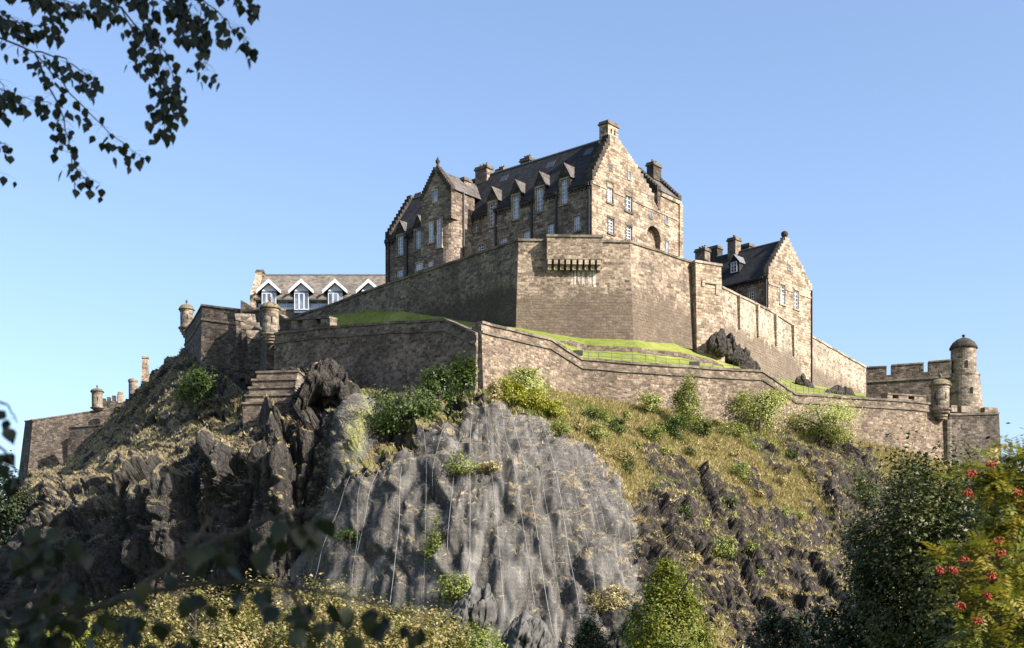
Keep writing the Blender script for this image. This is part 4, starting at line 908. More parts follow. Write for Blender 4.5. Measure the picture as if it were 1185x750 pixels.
# ---- lower curtain
fQ = Fac(P(552, 0, 142)[:2], -da)
def QL(px, pt, pb): return W(px, fQ.Y(px), pt, pb)
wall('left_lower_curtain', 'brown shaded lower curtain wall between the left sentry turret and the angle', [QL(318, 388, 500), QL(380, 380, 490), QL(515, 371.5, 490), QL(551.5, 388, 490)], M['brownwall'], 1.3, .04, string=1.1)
wall('right_lower_curtain', 'long sunlit lower curtain wall stepping down rightwards above the slope', [W(557, 142, 374.5, 490), W(637, 151.3, 394, 492), W(673, 155.4, 417, 500), W(780, 158.5, 425, 515), W(882, 162.5, 431, 525), W(920.5, 166, 457.5, 530), W(1027, 172, 464, 545), W(1096, 176.5, 470, 560)], M['curtain'], 1.3, .04, string=1.0)
# parapet with embrasures beside the left turret
fP = Fac(P(380, 0, fQ.Y(380)-.0)[:2], -da)
PB = thing('embrasured_parapet', 'short weathered parapet with two gun embrasures right of the left sentry turret', 'parapet', QL(350, 384, 388)[:3])
seg = [(323, 342.5), (349.5, 365), (370.5, 381)]
V, Fc = strip([QL(321, 386.5, 0), QL(381, 380.5, 0)], -.1, 1.2, .55, .29); mesh('sill', V, Fc, M['turret'], PB)
for a, b_ in seg:
    V, Fc = strip([QL(a, np.interp(a, [323, 381], [371.5, 368.5]), 0), QL(b_, np.interp(b_, [323, 381], [371.5, 368.5]), 0)], -.1, 1.2, 0, -1.3); mesh('merlon', V, Fc, M['turret'], PB)
V, Fc = strip([QL(323, 371, 0), QL(381, 368.3, 0)], .0, 1.3, .25, .01); mesh('coping', V, Fc, M['coping'], PB)
V, Fc = strip([QL(322, 364, 0), QL(329, 369, 0), QL(336, 370.6, 0)], -.1, 1.1, .1, -1.3); mesh('ramped_end', V, Fc, M['turret'], PB)
# embrasured block right
PR = thing('embrasured_parapet', 'low parapet block with two square openings left of the right sentry turret', 'parapet', P(1050, 474, 172.7))
def RR(px, pt): return W(px, np.interp(px, [1027, 1096], [172, 176.5]), pt, 0)
V, Fc = strip([RR(1027, 470.5), RR(1072, 473.5)], -.05, 1.1, 0, -.2)
for a, b_ in [(1027, 1033), (1040, 1051.5), (1058.5, 1072)]:
    V, Fc = strip([RR(a, np.interp(a, [1027, 1072], [456.5, 459.5])), RR(b_, np.interp(b_, [1027, 1072], [456.5, 459.5]))], -.03, 1.1, 0, -1.9); mesh('merlon', V, Fc, M['curtain'], PR)
V, Fc = strip([RR(1027, 456.5), RR(1072, 459.5)], .05, 1.2, .22, .002); mesh('coping', V, Fc, M['coping'], PR)
V, Fc = strip([RR(1027, 460.5), RR(1072, 463.5)], -.035, 1.0, .0, -.28); mesh('lintel', V, Fc, M['curtain'], PR)
# wall beyond the right sentry turret
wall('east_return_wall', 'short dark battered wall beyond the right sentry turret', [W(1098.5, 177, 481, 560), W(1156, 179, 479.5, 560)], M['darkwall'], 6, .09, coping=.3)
EW = bpy.data.objects['east_return_wall']
fE = Fac(P(1098.5, 0, 177)[:2], (P(1156, 0, 179)-P(1098.5, 0, 177))[:2])
for a, b_ in [(1101, 1108), (1113, 1134), (1140, 1155)]:
    mb = MB(); z_ = fE.z(1120, 480)+.31; fE.box(mb, fE.t(a), fE.t(b_), z_, z_+.85, -1.1, -.05); mb.build('merlon', M['turret'], EW)

def turret(px, Y, r, y_cap, y_eave, y_body, y_tip, label, roof='lichen', finial=True, body='turret'):
    c_ = P(px, 0, Y)[:2]; u = Y/F; z = lambda y: (HZ-y)*u; R = r*u
    t = thing('sentry_turret', label, 'turret', (*c_, z(y_tip)), 'sentry turrets on the outer walls')
    MB().lathe([(R*.98, z(y_body)), (R, z(y_eave)-.3), (R*1.08, z(y_eave)-.25), (R*1.08, z(y_eave))], c_, 24).build('body', M[body], t)
    h = z(y_body)-z(y_tip); pr = [(R*.25, z(y_tip))]
    for i in range(4): q = .3+.24*(i+1); pr += [(R*(q-.1), z(y_tip)+h*(i+.35)/4), (R*(q+.02), z(y_tip)+h*(i+.4)/4), (R*(q+.04), z(y_tip)+h*(i+.95)/4)]
    pr.append((R*1.0, z(y_body)-.002)); MB().lathe(pr, c_, 24).build('corbel', M[body], t)
    zc, ze = z(y_cap), z(y_eave); pr = [(R*1.1, ze+.002), (R*1.28, ze+.06), (R*1.26, ze+.2)]
    for a in np.linspace(.15, 1.45, 7): pr.append((R*1.22*math.cos(a), ze+.15+(zc-ze-.15)*math.sin(a)))
    cap = MB().lathe(pr, c_, 24).build('domed_cap', M[roof], t, True)
    if finial: MB().lathe([(R*.16, zc-.15), (R*.1, zc+.15), (R*.2, zc+.3), (R*.2, zc+.5), (R*.04, zc+.75)], c_, 10).build('finial', M[roof], cap, True)
    for a in (-.9, .35):
        q = c_+np.array([math.sin(a), -math.cos(a)])*(R*.97); ff = Fac(q, (math.cos(a), math.sin(a))); mb = MB(); zm = (z(y_body)+z(y_eave))/2+.1; ff.box(mb, -.09, .09, zm-.4, zm+.4, -.2, .04); mb.build('slit_window', M['void'], t)
    return t
turret(312.8, 171.5, 9.6, 350, 358.5, 387, 399, 'stout stone sentry turret with lichened dome above the stepped buttress')
turret(1088, 175.5, 10.2, 438.5, 447.5, 473.5, 487, 'sentry turret with mossy dome on the right angle of the lower curtain')
turret(216, 224, 7.3, 352, 359.5, 379, 392, 'slim sentry turret alone on the skyline left of the west wall')
turret(112.5, 276, 6.2, 449.5, 454, 472, 476, 'small far sentry turret on the low western wall at far left')
mb = MB(); c_ = P(1096.5, 0, 176.2)[:2]; MB().lathe([(.55, (HZ-560)*176/F), (.55, (HZ-486)*176/F)], c_, 10).build('corner_shaft', M['turret'], bpy.data.objects['right_lower_curtain'])

# ---- west walls
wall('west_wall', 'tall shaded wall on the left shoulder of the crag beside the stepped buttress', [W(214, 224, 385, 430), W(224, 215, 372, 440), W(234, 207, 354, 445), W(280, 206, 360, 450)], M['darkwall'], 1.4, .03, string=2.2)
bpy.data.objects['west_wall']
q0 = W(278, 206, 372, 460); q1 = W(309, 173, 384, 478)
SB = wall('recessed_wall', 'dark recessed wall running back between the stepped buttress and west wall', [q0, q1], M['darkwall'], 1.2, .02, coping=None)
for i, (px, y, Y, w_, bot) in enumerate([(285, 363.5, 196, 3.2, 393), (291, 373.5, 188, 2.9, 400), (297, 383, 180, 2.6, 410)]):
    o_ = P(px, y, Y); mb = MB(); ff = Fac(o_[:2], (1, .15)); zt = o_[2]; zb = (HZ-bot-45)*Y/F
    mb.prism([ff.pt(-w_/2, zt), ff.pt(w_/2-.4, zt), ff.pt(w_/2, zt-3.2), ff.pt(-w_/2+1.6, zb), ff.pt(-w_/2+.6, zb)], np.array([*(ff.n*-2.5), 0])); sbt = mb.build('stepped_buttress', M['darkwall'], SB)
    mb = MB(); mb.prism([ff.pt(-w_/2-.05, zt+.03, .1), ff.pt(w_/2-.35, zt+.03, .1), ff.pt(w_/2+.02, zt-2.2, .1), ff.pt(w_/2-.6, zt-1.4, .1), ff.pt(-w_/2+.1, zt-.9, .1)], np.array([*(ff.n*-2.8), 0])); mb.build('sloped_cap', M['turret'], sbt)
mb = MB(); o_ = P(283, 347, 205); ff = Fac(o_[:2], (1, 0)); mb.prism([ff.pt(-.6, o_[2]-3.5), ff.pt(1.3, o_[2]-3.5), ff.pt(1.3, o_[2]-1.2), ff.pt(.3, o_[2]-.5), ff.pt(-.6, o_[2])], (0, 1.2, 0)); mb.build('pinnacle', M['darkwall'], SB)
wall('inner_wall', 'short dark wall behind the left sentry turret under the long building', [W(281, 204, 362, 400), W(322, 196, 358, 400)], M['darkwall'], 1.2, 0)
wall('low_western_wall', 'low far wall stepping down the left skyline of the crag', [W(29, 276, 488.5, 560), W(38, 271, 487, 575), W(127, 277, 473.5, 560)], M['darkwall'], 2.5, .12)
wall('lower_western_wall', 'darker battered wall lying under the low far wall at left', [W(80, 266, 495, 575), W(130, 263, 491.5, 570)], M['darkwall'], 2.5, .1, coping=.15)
fG = Fac(P(118, 0, 280)[:2], (1, .12))
CW = thing('far_crenellated_wall', 'far small crenellated wall right of the western sentry turret', 'wall', P(130, 476, 282))
mb = MB(); fG.box(mb, fG.t(117), fG.t(150), fG.z(118, 500), fG.z(118, 464), -1, 0); mb.build('masonry', M['darkwall'], CW)
for a in (118, 123.8, 129.6, 135.4):
    mb = MB(); y_ = 461-(a-118)*.28; fG.box(mb, fG.t(a), fG.t(a+4), fG.z(118, 464.2)-.6, fG.z(a, y_), -.9, .02); mb.build('merlon', M['darkwall'], CW)
mb = MB(); fG.box(mb, fG.t(136.2), fG.t(141.5), fG.z(118, 466), fG.z(136, 453.5), -1.4, .12); mb.build('end_post', M['pale'], CW)
mb = MB(); fG.box(mb, fG.t(106), fG.t(127), fG.z(118, 500), fG.z(118, 475.5), -2, .35); mb.build('pier', M['turret'], CW)
c_ = P(154, 0, 270)[:2]; u = 270/F
FS = thing('stone_stub', 'small rounded stone stump of a turret on the left skyline', 'turret', (*c_, (HZ-460)*u))
MB().lathe([(5*u, (HZ-470)*u), (5*u, (HZ-443)*u), (5.8*u, (HZ-442)*u), (5.5*u, (HZ-439.5)*u), (2*u, (HZ-438)*u)], c_, 16).build('body', M['turret'], FS)
c_ = P(168.5, 0, 262)[:2]; FC_ = thing('lone_chimney', 'slender pale stone chimney poking above the left skyline', 'chimney', (*c_, 45))
mb = MB(); ff = Fac(c_, (1, .1)); u = 262/F; mb.hexa([ff.pt(-1.0, 45, .7), ff.pt(1.0, 45, .7), ff.pt(1.0, 45, -.7), ff.pt(-1.0, 45, -.7)], [ff.pt(-.55, (HZ-415)*u, .5), ff.pt(.45, (HZ-415)*u, .5), ff.pt(.45, (HZ-415)*u, -.5), ff.pt(-.55, (HZ-415)*u, -.5)]); mb.build('shaft', M['pale'], FC_)
mb = MB(); ff.box(mb, -.7, .6, (HZ-415)*u, (HZ-412.8)*u, -.65, .65); mb.build('cap', M['trim'], FC_)
# stepped masonry under the left turret
SM = thing('stepped_footing', 'stepped masonry footing climbing to the left end of the lower curtain', 'masonry', P(312, 478, 148))
steps = [(281, 336, 468, 480, 142.5), (284, 338, 459, 468, 144), (288, 340, 450, 459, 145.5), (292, 342, 441, 450, 147), (297, 345, 432, 441, 148.5)]
for a, b_, yt, yb, Y in steps:
    ff = Fac(P(a, 0, Y)[:2], (1, -.12)); mb = MB(); ff.box(mb, ff.t(a), ff.t(b_), ff.z(a, yb)-3.5, ff.z(a, yt), -16, 0); mb.build('step', M['brownwall'], SM)
    mb = MB(); ff.box(mb, ff.t(a)-.1, ff.t(b_)+.1, ff.z(a, yt), ff.z(a, yt)+.22, -2, .14); mb.build('ledge', M['coping'], SM)
mb = MB(); mb.prism([P(335, 478, 141.6), P(344, 434, 147.5), P(349, 436, 147.5), P(340, 500, 140.6), P(332, 512, 139.6), P(327, 508, 139.6)], (0, 4, 0)); mb.build('buttress_face', M['turret'], SM)

# ---- lawns between the walls
LAWN = [  # px, front(Y, z), back(Y, py)
 (318, (171, 394), (212, 388)), (350, (169, 389), (206, 380)), (380, (166, 382), (200, 364)), (430, (160, 378), (192, 358.5)), (480, (153, 376), (185.5, 359)), (515, (148, 375), (181, 361)), (545, (144, 388), (176.5, 371)),
 (556, (143.5, 384), (175, 374)), (600, (148, 390), (171, 379)), (640, (153, 402), (170.8, 385)), (675, (157, 424), (170.8, 387)), (735, (159, 428), (171, 389)), (780, (160.5, 432), (176.5, 395)), (820, (162, 434), (183, 408)),
 (850, (163, 436), (187, 421)), (882, (164.5, 438), (196, 433)), (920, (168, 464), (205.5, 441)), (960, (170.5, 466), (218, 449)), (1000, (172, 468), (231, 456)), (1060, (176, 474), (208, 470)), (1110, (180, 485), (206, 480))]
lpx = np.array([l[0] for l in LAWN], float); ls = np.arange(318, 1110, 3.0); nl = 26
fY = np.interp(ls, lpx, [l[1][0] for l in LAWN]); fp = np.interp(ls, lpx, [l[1][1] for l in LAWN]); bY = np.interp(ls, lpx, [l[2][0] for l in LAWN]); bp = np.interp(ls, lpx, [l[2][1] for l in LAWN])
tt = np.linspace(0, 1.05, nl)[None, :]
fz = (HZ-fp)*fY/F; bz = (HZ-bp)*bY/F
LY = fY[:, None]*(1-tt)+bY[:, None]*tt; LX = (ls[:, None]-HX)*LY/F
ter = np.interp(tt[0], [0, .48, .53, 1.05], [0, .45, .55, 1.02])[None, :]*sstep(600, 660, ls)[:, None]*sstep(880, 830, ls)[:, None]
mixw = (sstep(600, 660, ls)*sstep(880, 830, ls))[:, None]
lw_ = sstep(560, 520, ls)[:, None]; prf = (tt*(1-lw_)+np.minimum(tt, 1)**3.4*lw_)*(1-mixw)+ter
LZ = fz[:, None]*(1-prf)+bz[:, None]*prf+.15*fbm(np.stack([LX*.3, LY*.3, 0*LX], -1), 3)
il = np.arange(len(ls)*nl).reshape(len(ls), nl); ql = np.stack([il[:-1, :-1], il[1:, :-1], il[1:, 1:], il[:-1, 1:]], -1).reshape(-1, 4)
tag(mesh('lawn', np.stack([LX, LY, LZ], -1).reshape(-1, 3), ql, M['lawn'], None, True), kind='structure')
def lawn_pt(px, t):
    i = int(np.argmin(abs(ls-px))); return np.array([np.interp(t, tt[0], LX[i]), np.interp(t, tt[0], LY[i]), np.interp(t, tt[0], LZ[i])])
pts = []
for px in np.arange(645, 838, 8): p = lawn_pt(px, .5); pts.append((p[0], p[1], p[2]+.62*sstep(0, 20, px-642)*sstep(845, 820, px)+.05, p[2]-1.0))
wall('terrace_wall', 'low curved stone retaining wall across the sunlit lawn', pts, M['brownwall'], .5, 0, coping=.0, jag=.12)
def railing(label, pxs, t_, h=1.0):
    ps = [lawn_pt(px, t_) for px in pxs]; mid = ps[len(ps)//2]; R = thing('metal_railing', label, 'railing', mid)
    for p in ps: MB().tube([p-[0, 0, .2], p+[0, 0, h]], .045, 6).build('post', M['rail'], R)
    for k in (.5, .97): MB().tube([p+np.array([0, 0, h*k]) for p in ps], .028, 5).build('rail', M['rail'], R)
railing('thin metal railing along the sunlit lawn above the lower curtain', np.arange(655, 868, 13), .22)
railing('short metal railing on the grass slope near the right embrasured parapet', np.arange(890, 975, 6.5), .35)
for px, lab in ((669, 'small dark floodlight on the lawn edge near the stepped angle of the curtain'), (804, 'small dark floodlight on the lawn edge further right by the rock outcrop')):
    p = lawn_pt(px, .12); p[2] += .55; t = thing('floodlight', lab, 'floodlight', p, 'floodlights on the lawn edge')
    ff = Fac(p[:2], (1, .1)); mb = MB(); ff.box(mb, -.55, .55, p[2]+.1, p[2]+.65, -.4, .05); mb.build('housing', M['pipe'], t)
    mb = MB(); ff.box(mb, -.08, .08, p[2]-1.0, p[2]+.1, -.25, -.1); mb.build('bracket', M['pipe'], t)

# rock outcrops at the foot of the right curtain
def rocky(name, label, pts, r, seed, cat='rock', pale_=0):
    """angular boulder mass: a blob around a spine of (px,py,Y,r)"""
    c = np.mean([P(*p[:3]) for p in pts], 0); t_ = None
    V = []; Fc = []
    nu_, nv_ = 90, 60
    sp_ = np.array([P(*p[:3]) for p in pts]); rr_ = np.array([p[3] for p in pts])
    s = np.linspace(0, 1, nu_); k = np.linspace(0, 1, len(pts)); ctr = np.stack([np.interp(s, k, sp_[:, i]) for i in range(3)], 1); rad = np.interp(s, k, rr_)*np.sqrt(np.clip(1-(2*s-1)**8, 0.0, 1))
    ang = np.linspace(0, 2*math.pi, nv_, endpoint=False)
    dx = np.array([0, -1.0, 0]); up_ = np.array([.25, 0, 1.0]); up_ /= np.linalg.norm(up_)
    Vv = ctr[:, None, :]+rad[:, None, None]*(np.cos(ang)[None, :, None]*dx+np.sin(ang)[None, :, None]*up_)
    f_, e_ = facet(Vv*np.array([.7, .5, .5])+seed); g_, h_ = facet(Vv*1.6+seed)
    o = Vv-ctr[:, None, :]; o = o/np.maximum(np.linalg.norm(o, axis=-1), 1e-6)[..., None]
    Vv = Vv+o*((.7*f_+.3*g_-.2*(1-sstep(0, .12, e_)))*np.minimum(rad, 1.6)[:, None]*.7)[..., None]
    i = np.arange(nu_*nv_).reshape(nu_, nv_); j = np.roll(i, -1, 1)
    q_ = np.stack([i[:-1], i[1:], j[1:], j[:-1]], -1).reshape(-1, 4)
    z0 = np.zeros(nu_*nv_)
    return tag(mesh(name, Vv.reshape(-1, 3), q_, M['boulder'] if pale_ else M['rock'], None, False, {'grass': z0, 'green': z0, 'lichen': z0, 'pale': z0+pale_, 'dark': z0+(0 if pale_ else .45), 'olive': z0}), label, cat)
rocky('rock_outcrop', 'dark slanting rock outcrop at the foot of the pale wall tower', [(818, 397, 176, .9), (830, 395, 178, 1.5), (846, 405, 182, 1.5), (862, 418, 186, 1.3), (882, 433, 190, .7)], 2, 3.3)
rocky('rock_outcrop', 'small dark rock lump below the far end of the right curtain', [(954, 456, 196, .8), (966, 453, 200, 1.0), (980, 456, 205, .9), (990, 460, 208, .5)], 2, 8.1)
rocky('rock_outcrop', 'little brown rock against the right curtain behind the short railing', [(920, 440, 199, .4), (927, 440, 200, .7), (936, 446, 202, .6), (943, 451, 203, .4)], 2, 5.1)

rocky('rock_outcrop', 'craggy upright outcrop beside the stepped masonry under the lower curtain', [(340, 474, 137.5, .9), (356, 452, 139.5, 2.3), (374, 440, 140.5, 2.5), (391, 448, 140.5, 2.1), (404, 470, 138.5, 1.0)], 2, 4.4)
rocky('boulder', 'grey boulder half under the netting at the foot of the cliff', [(520, 712, 106, .8), (540, 706, 106.5, 2.0), (560, 708, 107, 1.6), (575, 716, 107.5, .7)], 2, 12.2, 'boulder', .8)
rocky('boulder', 'larger pale boulder at the bottom edge right of the green bush', [(575, 748, 103, .9), (598, 742, 103.5, 2.3), (622, 744, 104, 1.8), (640, 752, 104.5, .7)], 2, 15.7, 'boulder', .9)
# ------------------------------------------------------------------ vegetation
def leaves(centers, size, rnd=None, up=.3, aspect=.55, mid=None):
    n = len(centers); nrm = RNG.normal(size=(n, 3))*(.6 if mid is not None else 1); nrm[:, 2] += up
    if mid is not None: o = centers-mid; nrm += 1.0*o/np.maximum(np.linalg.norm(o, axis=1), 1e-6)[:, None]
    nrm[:, 1] *= 1.0; nrm /= np.linalg.norm(nrm, axis=1)[:, None]
    a = np.cross(nrm, RNG.normal(size=(n, 3))); a /= np.linalg.norm(a, axis=1)[:, None]; b_ = np.cross(nrm, a)
    s = (size*(.6+.8*RNG.random(n)))[:, None] if np.ndim(size) == 0 else (size*(.6+.8*RNG.random(n)))[:, None]
    V = np.stack([centers-a*s*.5, centers+b_*s*aspect*.5+nrm*s*.08, centers+a*s*.5, centers-b_*s*aspect*.5+nrm*s*.08], 1).reshape(-1, 3)
    r = RNG.random(n) if rnd is None else rnd
    return V, np.arange(4*n).reshape(n, 4), np.repeat(r, 4)
def crown_pts(c, rx, ry, rz, n, lumps=30, spread=.3, conic=0):
    """leaf positions in clumps through the crown's volume"""
    d = RNG.normal(size=(lumps, 3)); d /= np.linalg.norm(d, axis=1)[:, None]; d *= (.35+.65*RNG.random((lumps, 1))**.5)
    if conic: k = (1-d[:, 2])/2; d[:, :2] *= (.15+.85*k**conic)[:, None]
    w_ = RNG.random(lumps)+.4; i = RNG.choice(lumps, n, p=w_/w_.sum())
    p = d[i]+RNG.normal(0, 1, (n, 3))*spread*(.6+.8*RNG.random((lumps, 1))[i])
    return np.array(c)+p*np.array([rx, ry, rz]), i
def shrub(name, label, cat, px, py, w_, h_, mat, n=900, leaf=.28, Y=None, group=None, lumps=26, spread=.26, conic=0, stem=True, depth=.8, up=.3, trunk=None, aspect=.55, sparse=0):
    if not Y:
        i_ = int(np.argmin(abs(ux-px))); j_ = int(np.argmin(abs(SPY[i_]-py))); Y = B1[i_, j_, 1]-.35
    base = P(px, py, Y); u = Y/F; W_, H_ = w_*u, h_*u
    t = thing(name, label, cat, base, group)
    c = base+np.array([0, 0, H_*.52]); p, ii = crown_pts(c, W_*.45, W_*.45*depth, H_*.45, n, lumps, spread, conic)
    p[:, 2] = np.maximum(p[:, 2], base[2]-.3)
    lr = RNG.random(lumps); V, Fc, r = leaves(p, leaf, np.clip(.5*RNG.random(n)+.5*lr[ii], 0, 1), up, aspect, c-np.array([0, 0, H_*.15]))
    mesh('foliage', V, Fc, mat, t, False, {'rnd': r})
    mb = MB(); tr_ = trunk or max(.05, W_*.025)
    mb.tube([base-np.array([0, 0, .6]), base+np.array([0, 0, H_*.35]), base+np.array([.02*W_, 0, H_*.75])], [tr_, tr_*.8, tr_*.25], 7)
    for k in range(6):
        a = 6.28*k/6+random.random(); h0 = H_*(.2+.08*k)
        mb.tube([base+np.array([0, 0, h0]), base+np.array([math.cos(a)*W_*.2, math.sin(a)*W_*.2, h0+H_*.18]), base+np.array([math.cos(a)*W_*.36, math.sin(a)*W_*.36, h0+H_*.3])], [tr_*.5, tr_*.35, tr_*.12], 5)
    mb.build('trunk' if cat == 'tree' else 'stem', M['bark'], t); return t
G = 'shrubs growing on the crag'
for a in [
 ('yellow green gorse mound at the corner foot of the lower curtain', 590, 468, 34, 28, 'gorse', 1500, .22),
 ('yellow green gorse mound second in the row along the top of the netting', 614, 474, 34, 22, 'gorse', 1300, .22),
 ('lowest yellow green gorse mound in the row along the top of the netting', 638, 482, 36, 18, 'gorse', 1100, .22),
 ('greyish tangled bush tight under the wall corner left of the gorse', 572, 466, 20, 24, 'straw', 500, .25),
 ('tall wispy pale green bush standing against the wall behind the gorse', 608, 457, 60, 32, 'willow', 1300, .3),
 ('small round green shrub right of the gorse row', 682, 488, 24, 16, 'green', 600, .22),
 ('low spreading green shrub on the straw slope under the terrace lawn', 690, 511, 36, 20, 'bright', 700, .22),
 ('dense green shrub in the middle of the straw slope', 713, 503, 28, 18, 'green', 700, .22),
 ('bright green shrub below the yellow saplings', 757, 511, 32, 20, 'bright', 800, .22),
 ('dark leafy shrub left of the tall sapling foot', 782, 508, 40, 26, 'green', 1100, .24),
 ('dark leafy shrub right of the tall sapling foot', 812, 507, 26, 24, 'green', 700, .24),
 ('yellowish upright saplings against the lower curtain', 752, 480, 28, 28, 'willow', 800, .26),
 ('large pale green willow bush against the curtain left of its twin', 879, 500, 66, 52, 'willow', 5200, .24),
 ('wide pale green willow bush against the curtain, the right one of two', 950, 512, 90, 42, 'willow', 6200, .24),
 ('small green shrub among rocks under the willow bushes', 857, 556, 26, 20, 'bright', 600, .22),
 ('narrow green shrub on the right edge of the netting', 727, 550, 20, 26, 'green', 500, .22),
 ('leafy green shrub hanging at the netting top edge', 648, 510, 22, 26, 'bright', 500, .22),
 ('large dark green bush filling the shaded gully', 470, 503, 88, 52, 'green', 3800, .3),
 ('dark green bush in the shaded gully under the wall angle', 508, 470, 46, 44, 'green', 1800, .3),
 ('ivy dark bush hugging the inner angle of the lower curtain', 538, 470, 30, 60, 'green', 1400, .3),
 ('dark green bush lying below the west wall', 229, 475, 46, 46, 'green', 2200, .34),
 ('dry green brown shrub clinging high on the netting', 533, 550, 40, 26, 'bright', 700, .2),
 ('straw coloured shrub perched on the netting ledge', 565, 548, 30, 14, 'straw', 700, .2),
 ('small shrub clinging to the left part of the netting', 405, 628, 32, 16, 'green', 500, .2),
 ('climbing greenery in a strip down the netting', 500, 660, 24, 70, 'bright', 800, .2),
 ('olive shrub rooted at the foot of the netting', 530, 700, 48, 38, 'bright', 1300, .24),
 ('golden green shrub at the right foot of the netting', 705, 712, 52, 34, 'straw', 1300, .22),
 ('straw green bush on the rocks above the pointed tree', 828, 648, 46, 30, 'bright', 900, .22),
 ('dry bush beside the straw green bush on the rocks', 800, 655, 26, 18, 'straw', 500, .22),
 ('bright green clump low on the rocks near the dark tree', 905, 600, 16, 12, 'bright', 300, .2),
 ('dark green conifer-like shrub at the edge of the dark tree', 1005, 590, 30, 46, 'green', 900, .24),
 ('mixed olive shrub below the straw slope left of the willow', 845, 505, 40, 18, 'bright', 600, .22),
]:
    lab, px, py, w_, h_, mt, n_, lf = a
    shrub('shrub', lab, 'shrub', px, py, w_, h_, L[mt], int(n_*1.5), lf*1.0, group=G, lumps=18, spread=.24)
shrub('sapling', 'tall upright green sapling against the lower curtain above two dark shrubs', 'tree', 797, 500, 38, 68, L['bright'], 3600, .26, Y=sheetY(797, 500)-.6, conic=.3, lumps=30, spread=.22)
for i, (px, py) in enumerate([(668,498),(700,489),(726,486),(742,502),(765,494),(830,492),(735,520),(770,528),(800,528),(828,522),(850,530),(872,522),(893,519),(915,533),(700,528),(716,536),(760,575),(815,612),(845,588),(880,575),(905,562),(868,640),(930,600),(790,600),(770,590),(910,690),(880,668),(820,560)]):
    k = ['straw', 'bright', 'willow', 'green', 'straw'][i % 5]; w_ = random.uniform(11, 21)
    shrub('weed_clump', {'straw': 'small dry straw clump on the sunlit right slope', 'bright': 'small fresh green weed clump on the sunlit right slope', 'willow': 'small pale lime weed clump on the sunlit right slope', 'green': 'small deep green weed clump on the sunlit right slope'}[k], 'weed', px, py, w_, w_*random.uniform(.55, .95), L[k], 420, .2, group='weed clumps on the right slope', lumps=9, spread=.3)
# cream flowered thicket along the foot
G2 = 'cream flowering bushes along the foot of the crag'
for lab, px, py, w_, h_, Y in [
 ('cream flowering bush at the left end of the thicket below the dark crag', 150, 772, 110, 80, 72), ('cream flowering bush with pinkish heads under the dark crag cleft', 225, 775, 120, 106, 76),
 ('tallest cream flowering bush right of the crag cleft', 305, 775, 120, 108, 78), ('cream flowering bush before the left foot of the netting', 375, 778, 110, 108, 80),
 ('golden flowering bush in front of the netting middle', 440, 780, 110, 92, 82), ('last golden flowering bush toward the netted boulder', 500, 780, 90, 76, 84), ('low golden bush between two taller flowering bushes', 345, 790, 100, 86, 66), ('low cream bush in front of the thicket middle', 265, 790, 100, 80, 66), ('low golden bush nearest the green sumac', 465, 790, 100, 70, 70)]:
    shrub('flowering_bush', lab, 'bush', px, py, w_, h_, L['cream'], 5200, .2, Y=Y, group=G2, lumps=60, spread=.17, up=.5)
shrub('green_bush', 'fresh green bush below the netted boulder', 'bush', 550, 785, 66, 62, L['bright'], 2600, .2, Y=88, lumps=40, spread=.18)
shrub('green_bush', 'leafy green bush at the bottom left corner', 'bush', 70, 785, 100, 76, L['tree'], 3600, .2, Y=70, lumps=50, spread=.18)
shrub('green_bush', 'bright green bush at the extreme left of the bottom edge', 'bush', 5, 785, 70, 62, L['bright'], 2600, .2, Y=66, lumps=40, spread=.18)
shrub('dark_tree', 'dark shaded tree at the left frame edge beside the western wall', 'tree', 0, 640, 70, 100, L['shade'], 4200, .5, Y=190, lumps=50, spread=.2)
shrub('pointed_tree', 'sunlit yellow green pointed tree at the foot of the slope', 'tree', 772, 800, 150, 152, L['tree'], 20000, .17, Y=72, lumps=150, spread=.1, conic=.75, trunk=.12)
shrub('small_conifer', 'dark green pine left of the sunlit pointed tree', 'tree', 683, 800, 82, 88, L['conifer'], 6000, .24, Y=74, lumps=80, spread=.13, conic=.8, aspect=.2, trunk=.1)
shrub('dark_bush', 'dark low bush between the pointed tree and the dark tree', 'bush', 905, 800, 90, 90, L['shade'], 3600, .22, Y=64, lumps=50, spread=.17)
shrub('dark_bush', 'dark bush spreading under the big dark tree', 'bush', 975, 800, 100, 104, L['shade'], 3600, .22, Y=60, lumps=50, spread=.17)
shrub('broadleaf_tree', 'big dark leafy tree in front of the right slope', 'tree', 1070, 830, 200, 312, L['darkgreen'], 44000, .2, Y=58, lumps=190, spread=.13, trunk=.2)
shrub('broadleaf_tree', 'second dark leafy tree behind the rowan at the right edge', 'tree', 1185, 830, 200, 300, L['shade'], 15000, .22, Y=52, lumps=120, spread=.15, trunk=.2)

def birch_leaf(points, size, mat, name, parent, droop=.9):
    """hanging pointed leaves, each with a folded blade"""
    Vs = []; Fs = []; R = []
    for p in points:
        s = size*random.uniform(.7, 1.2); d = np.array([random.gauss(0, .35), random.gauss(0, .35), -1.0]); d /= np.linalg.norm(d)
        a = np.cross(d, RNG.normal(size=3)*np.array([.6, 1.2, .2])+np.array([0, .6, 0])); a /= np.linalg.norm(a); n_ = np.cross(a, d)
        st = p+d*s*.3; prof = [(0, 0.02), (.18, .34), (.38, .4), (.62, .26), (.85, .08), (1.0, .0)]
        k0 = len(Vs)
        for q, w_ in prof: Vs += [st+d*s*q-a*s*w_+n_*s*.1*w_, st+d*s*q+n_*(-.04*s), st+d*s*q+a*s*w_+n_*s*.1*w_]
        for i in range(len(prof)-1):
            for j in (0, 1): Fs.append((k0+i*3+j, k0+i*3+j+1, k0+i*3+j+4, k0+i*3+j+3))
        R += [random.random()]*18
    return mesh(name, Vs, np.array(Fs), mat, parent, False, {'rnd': R})
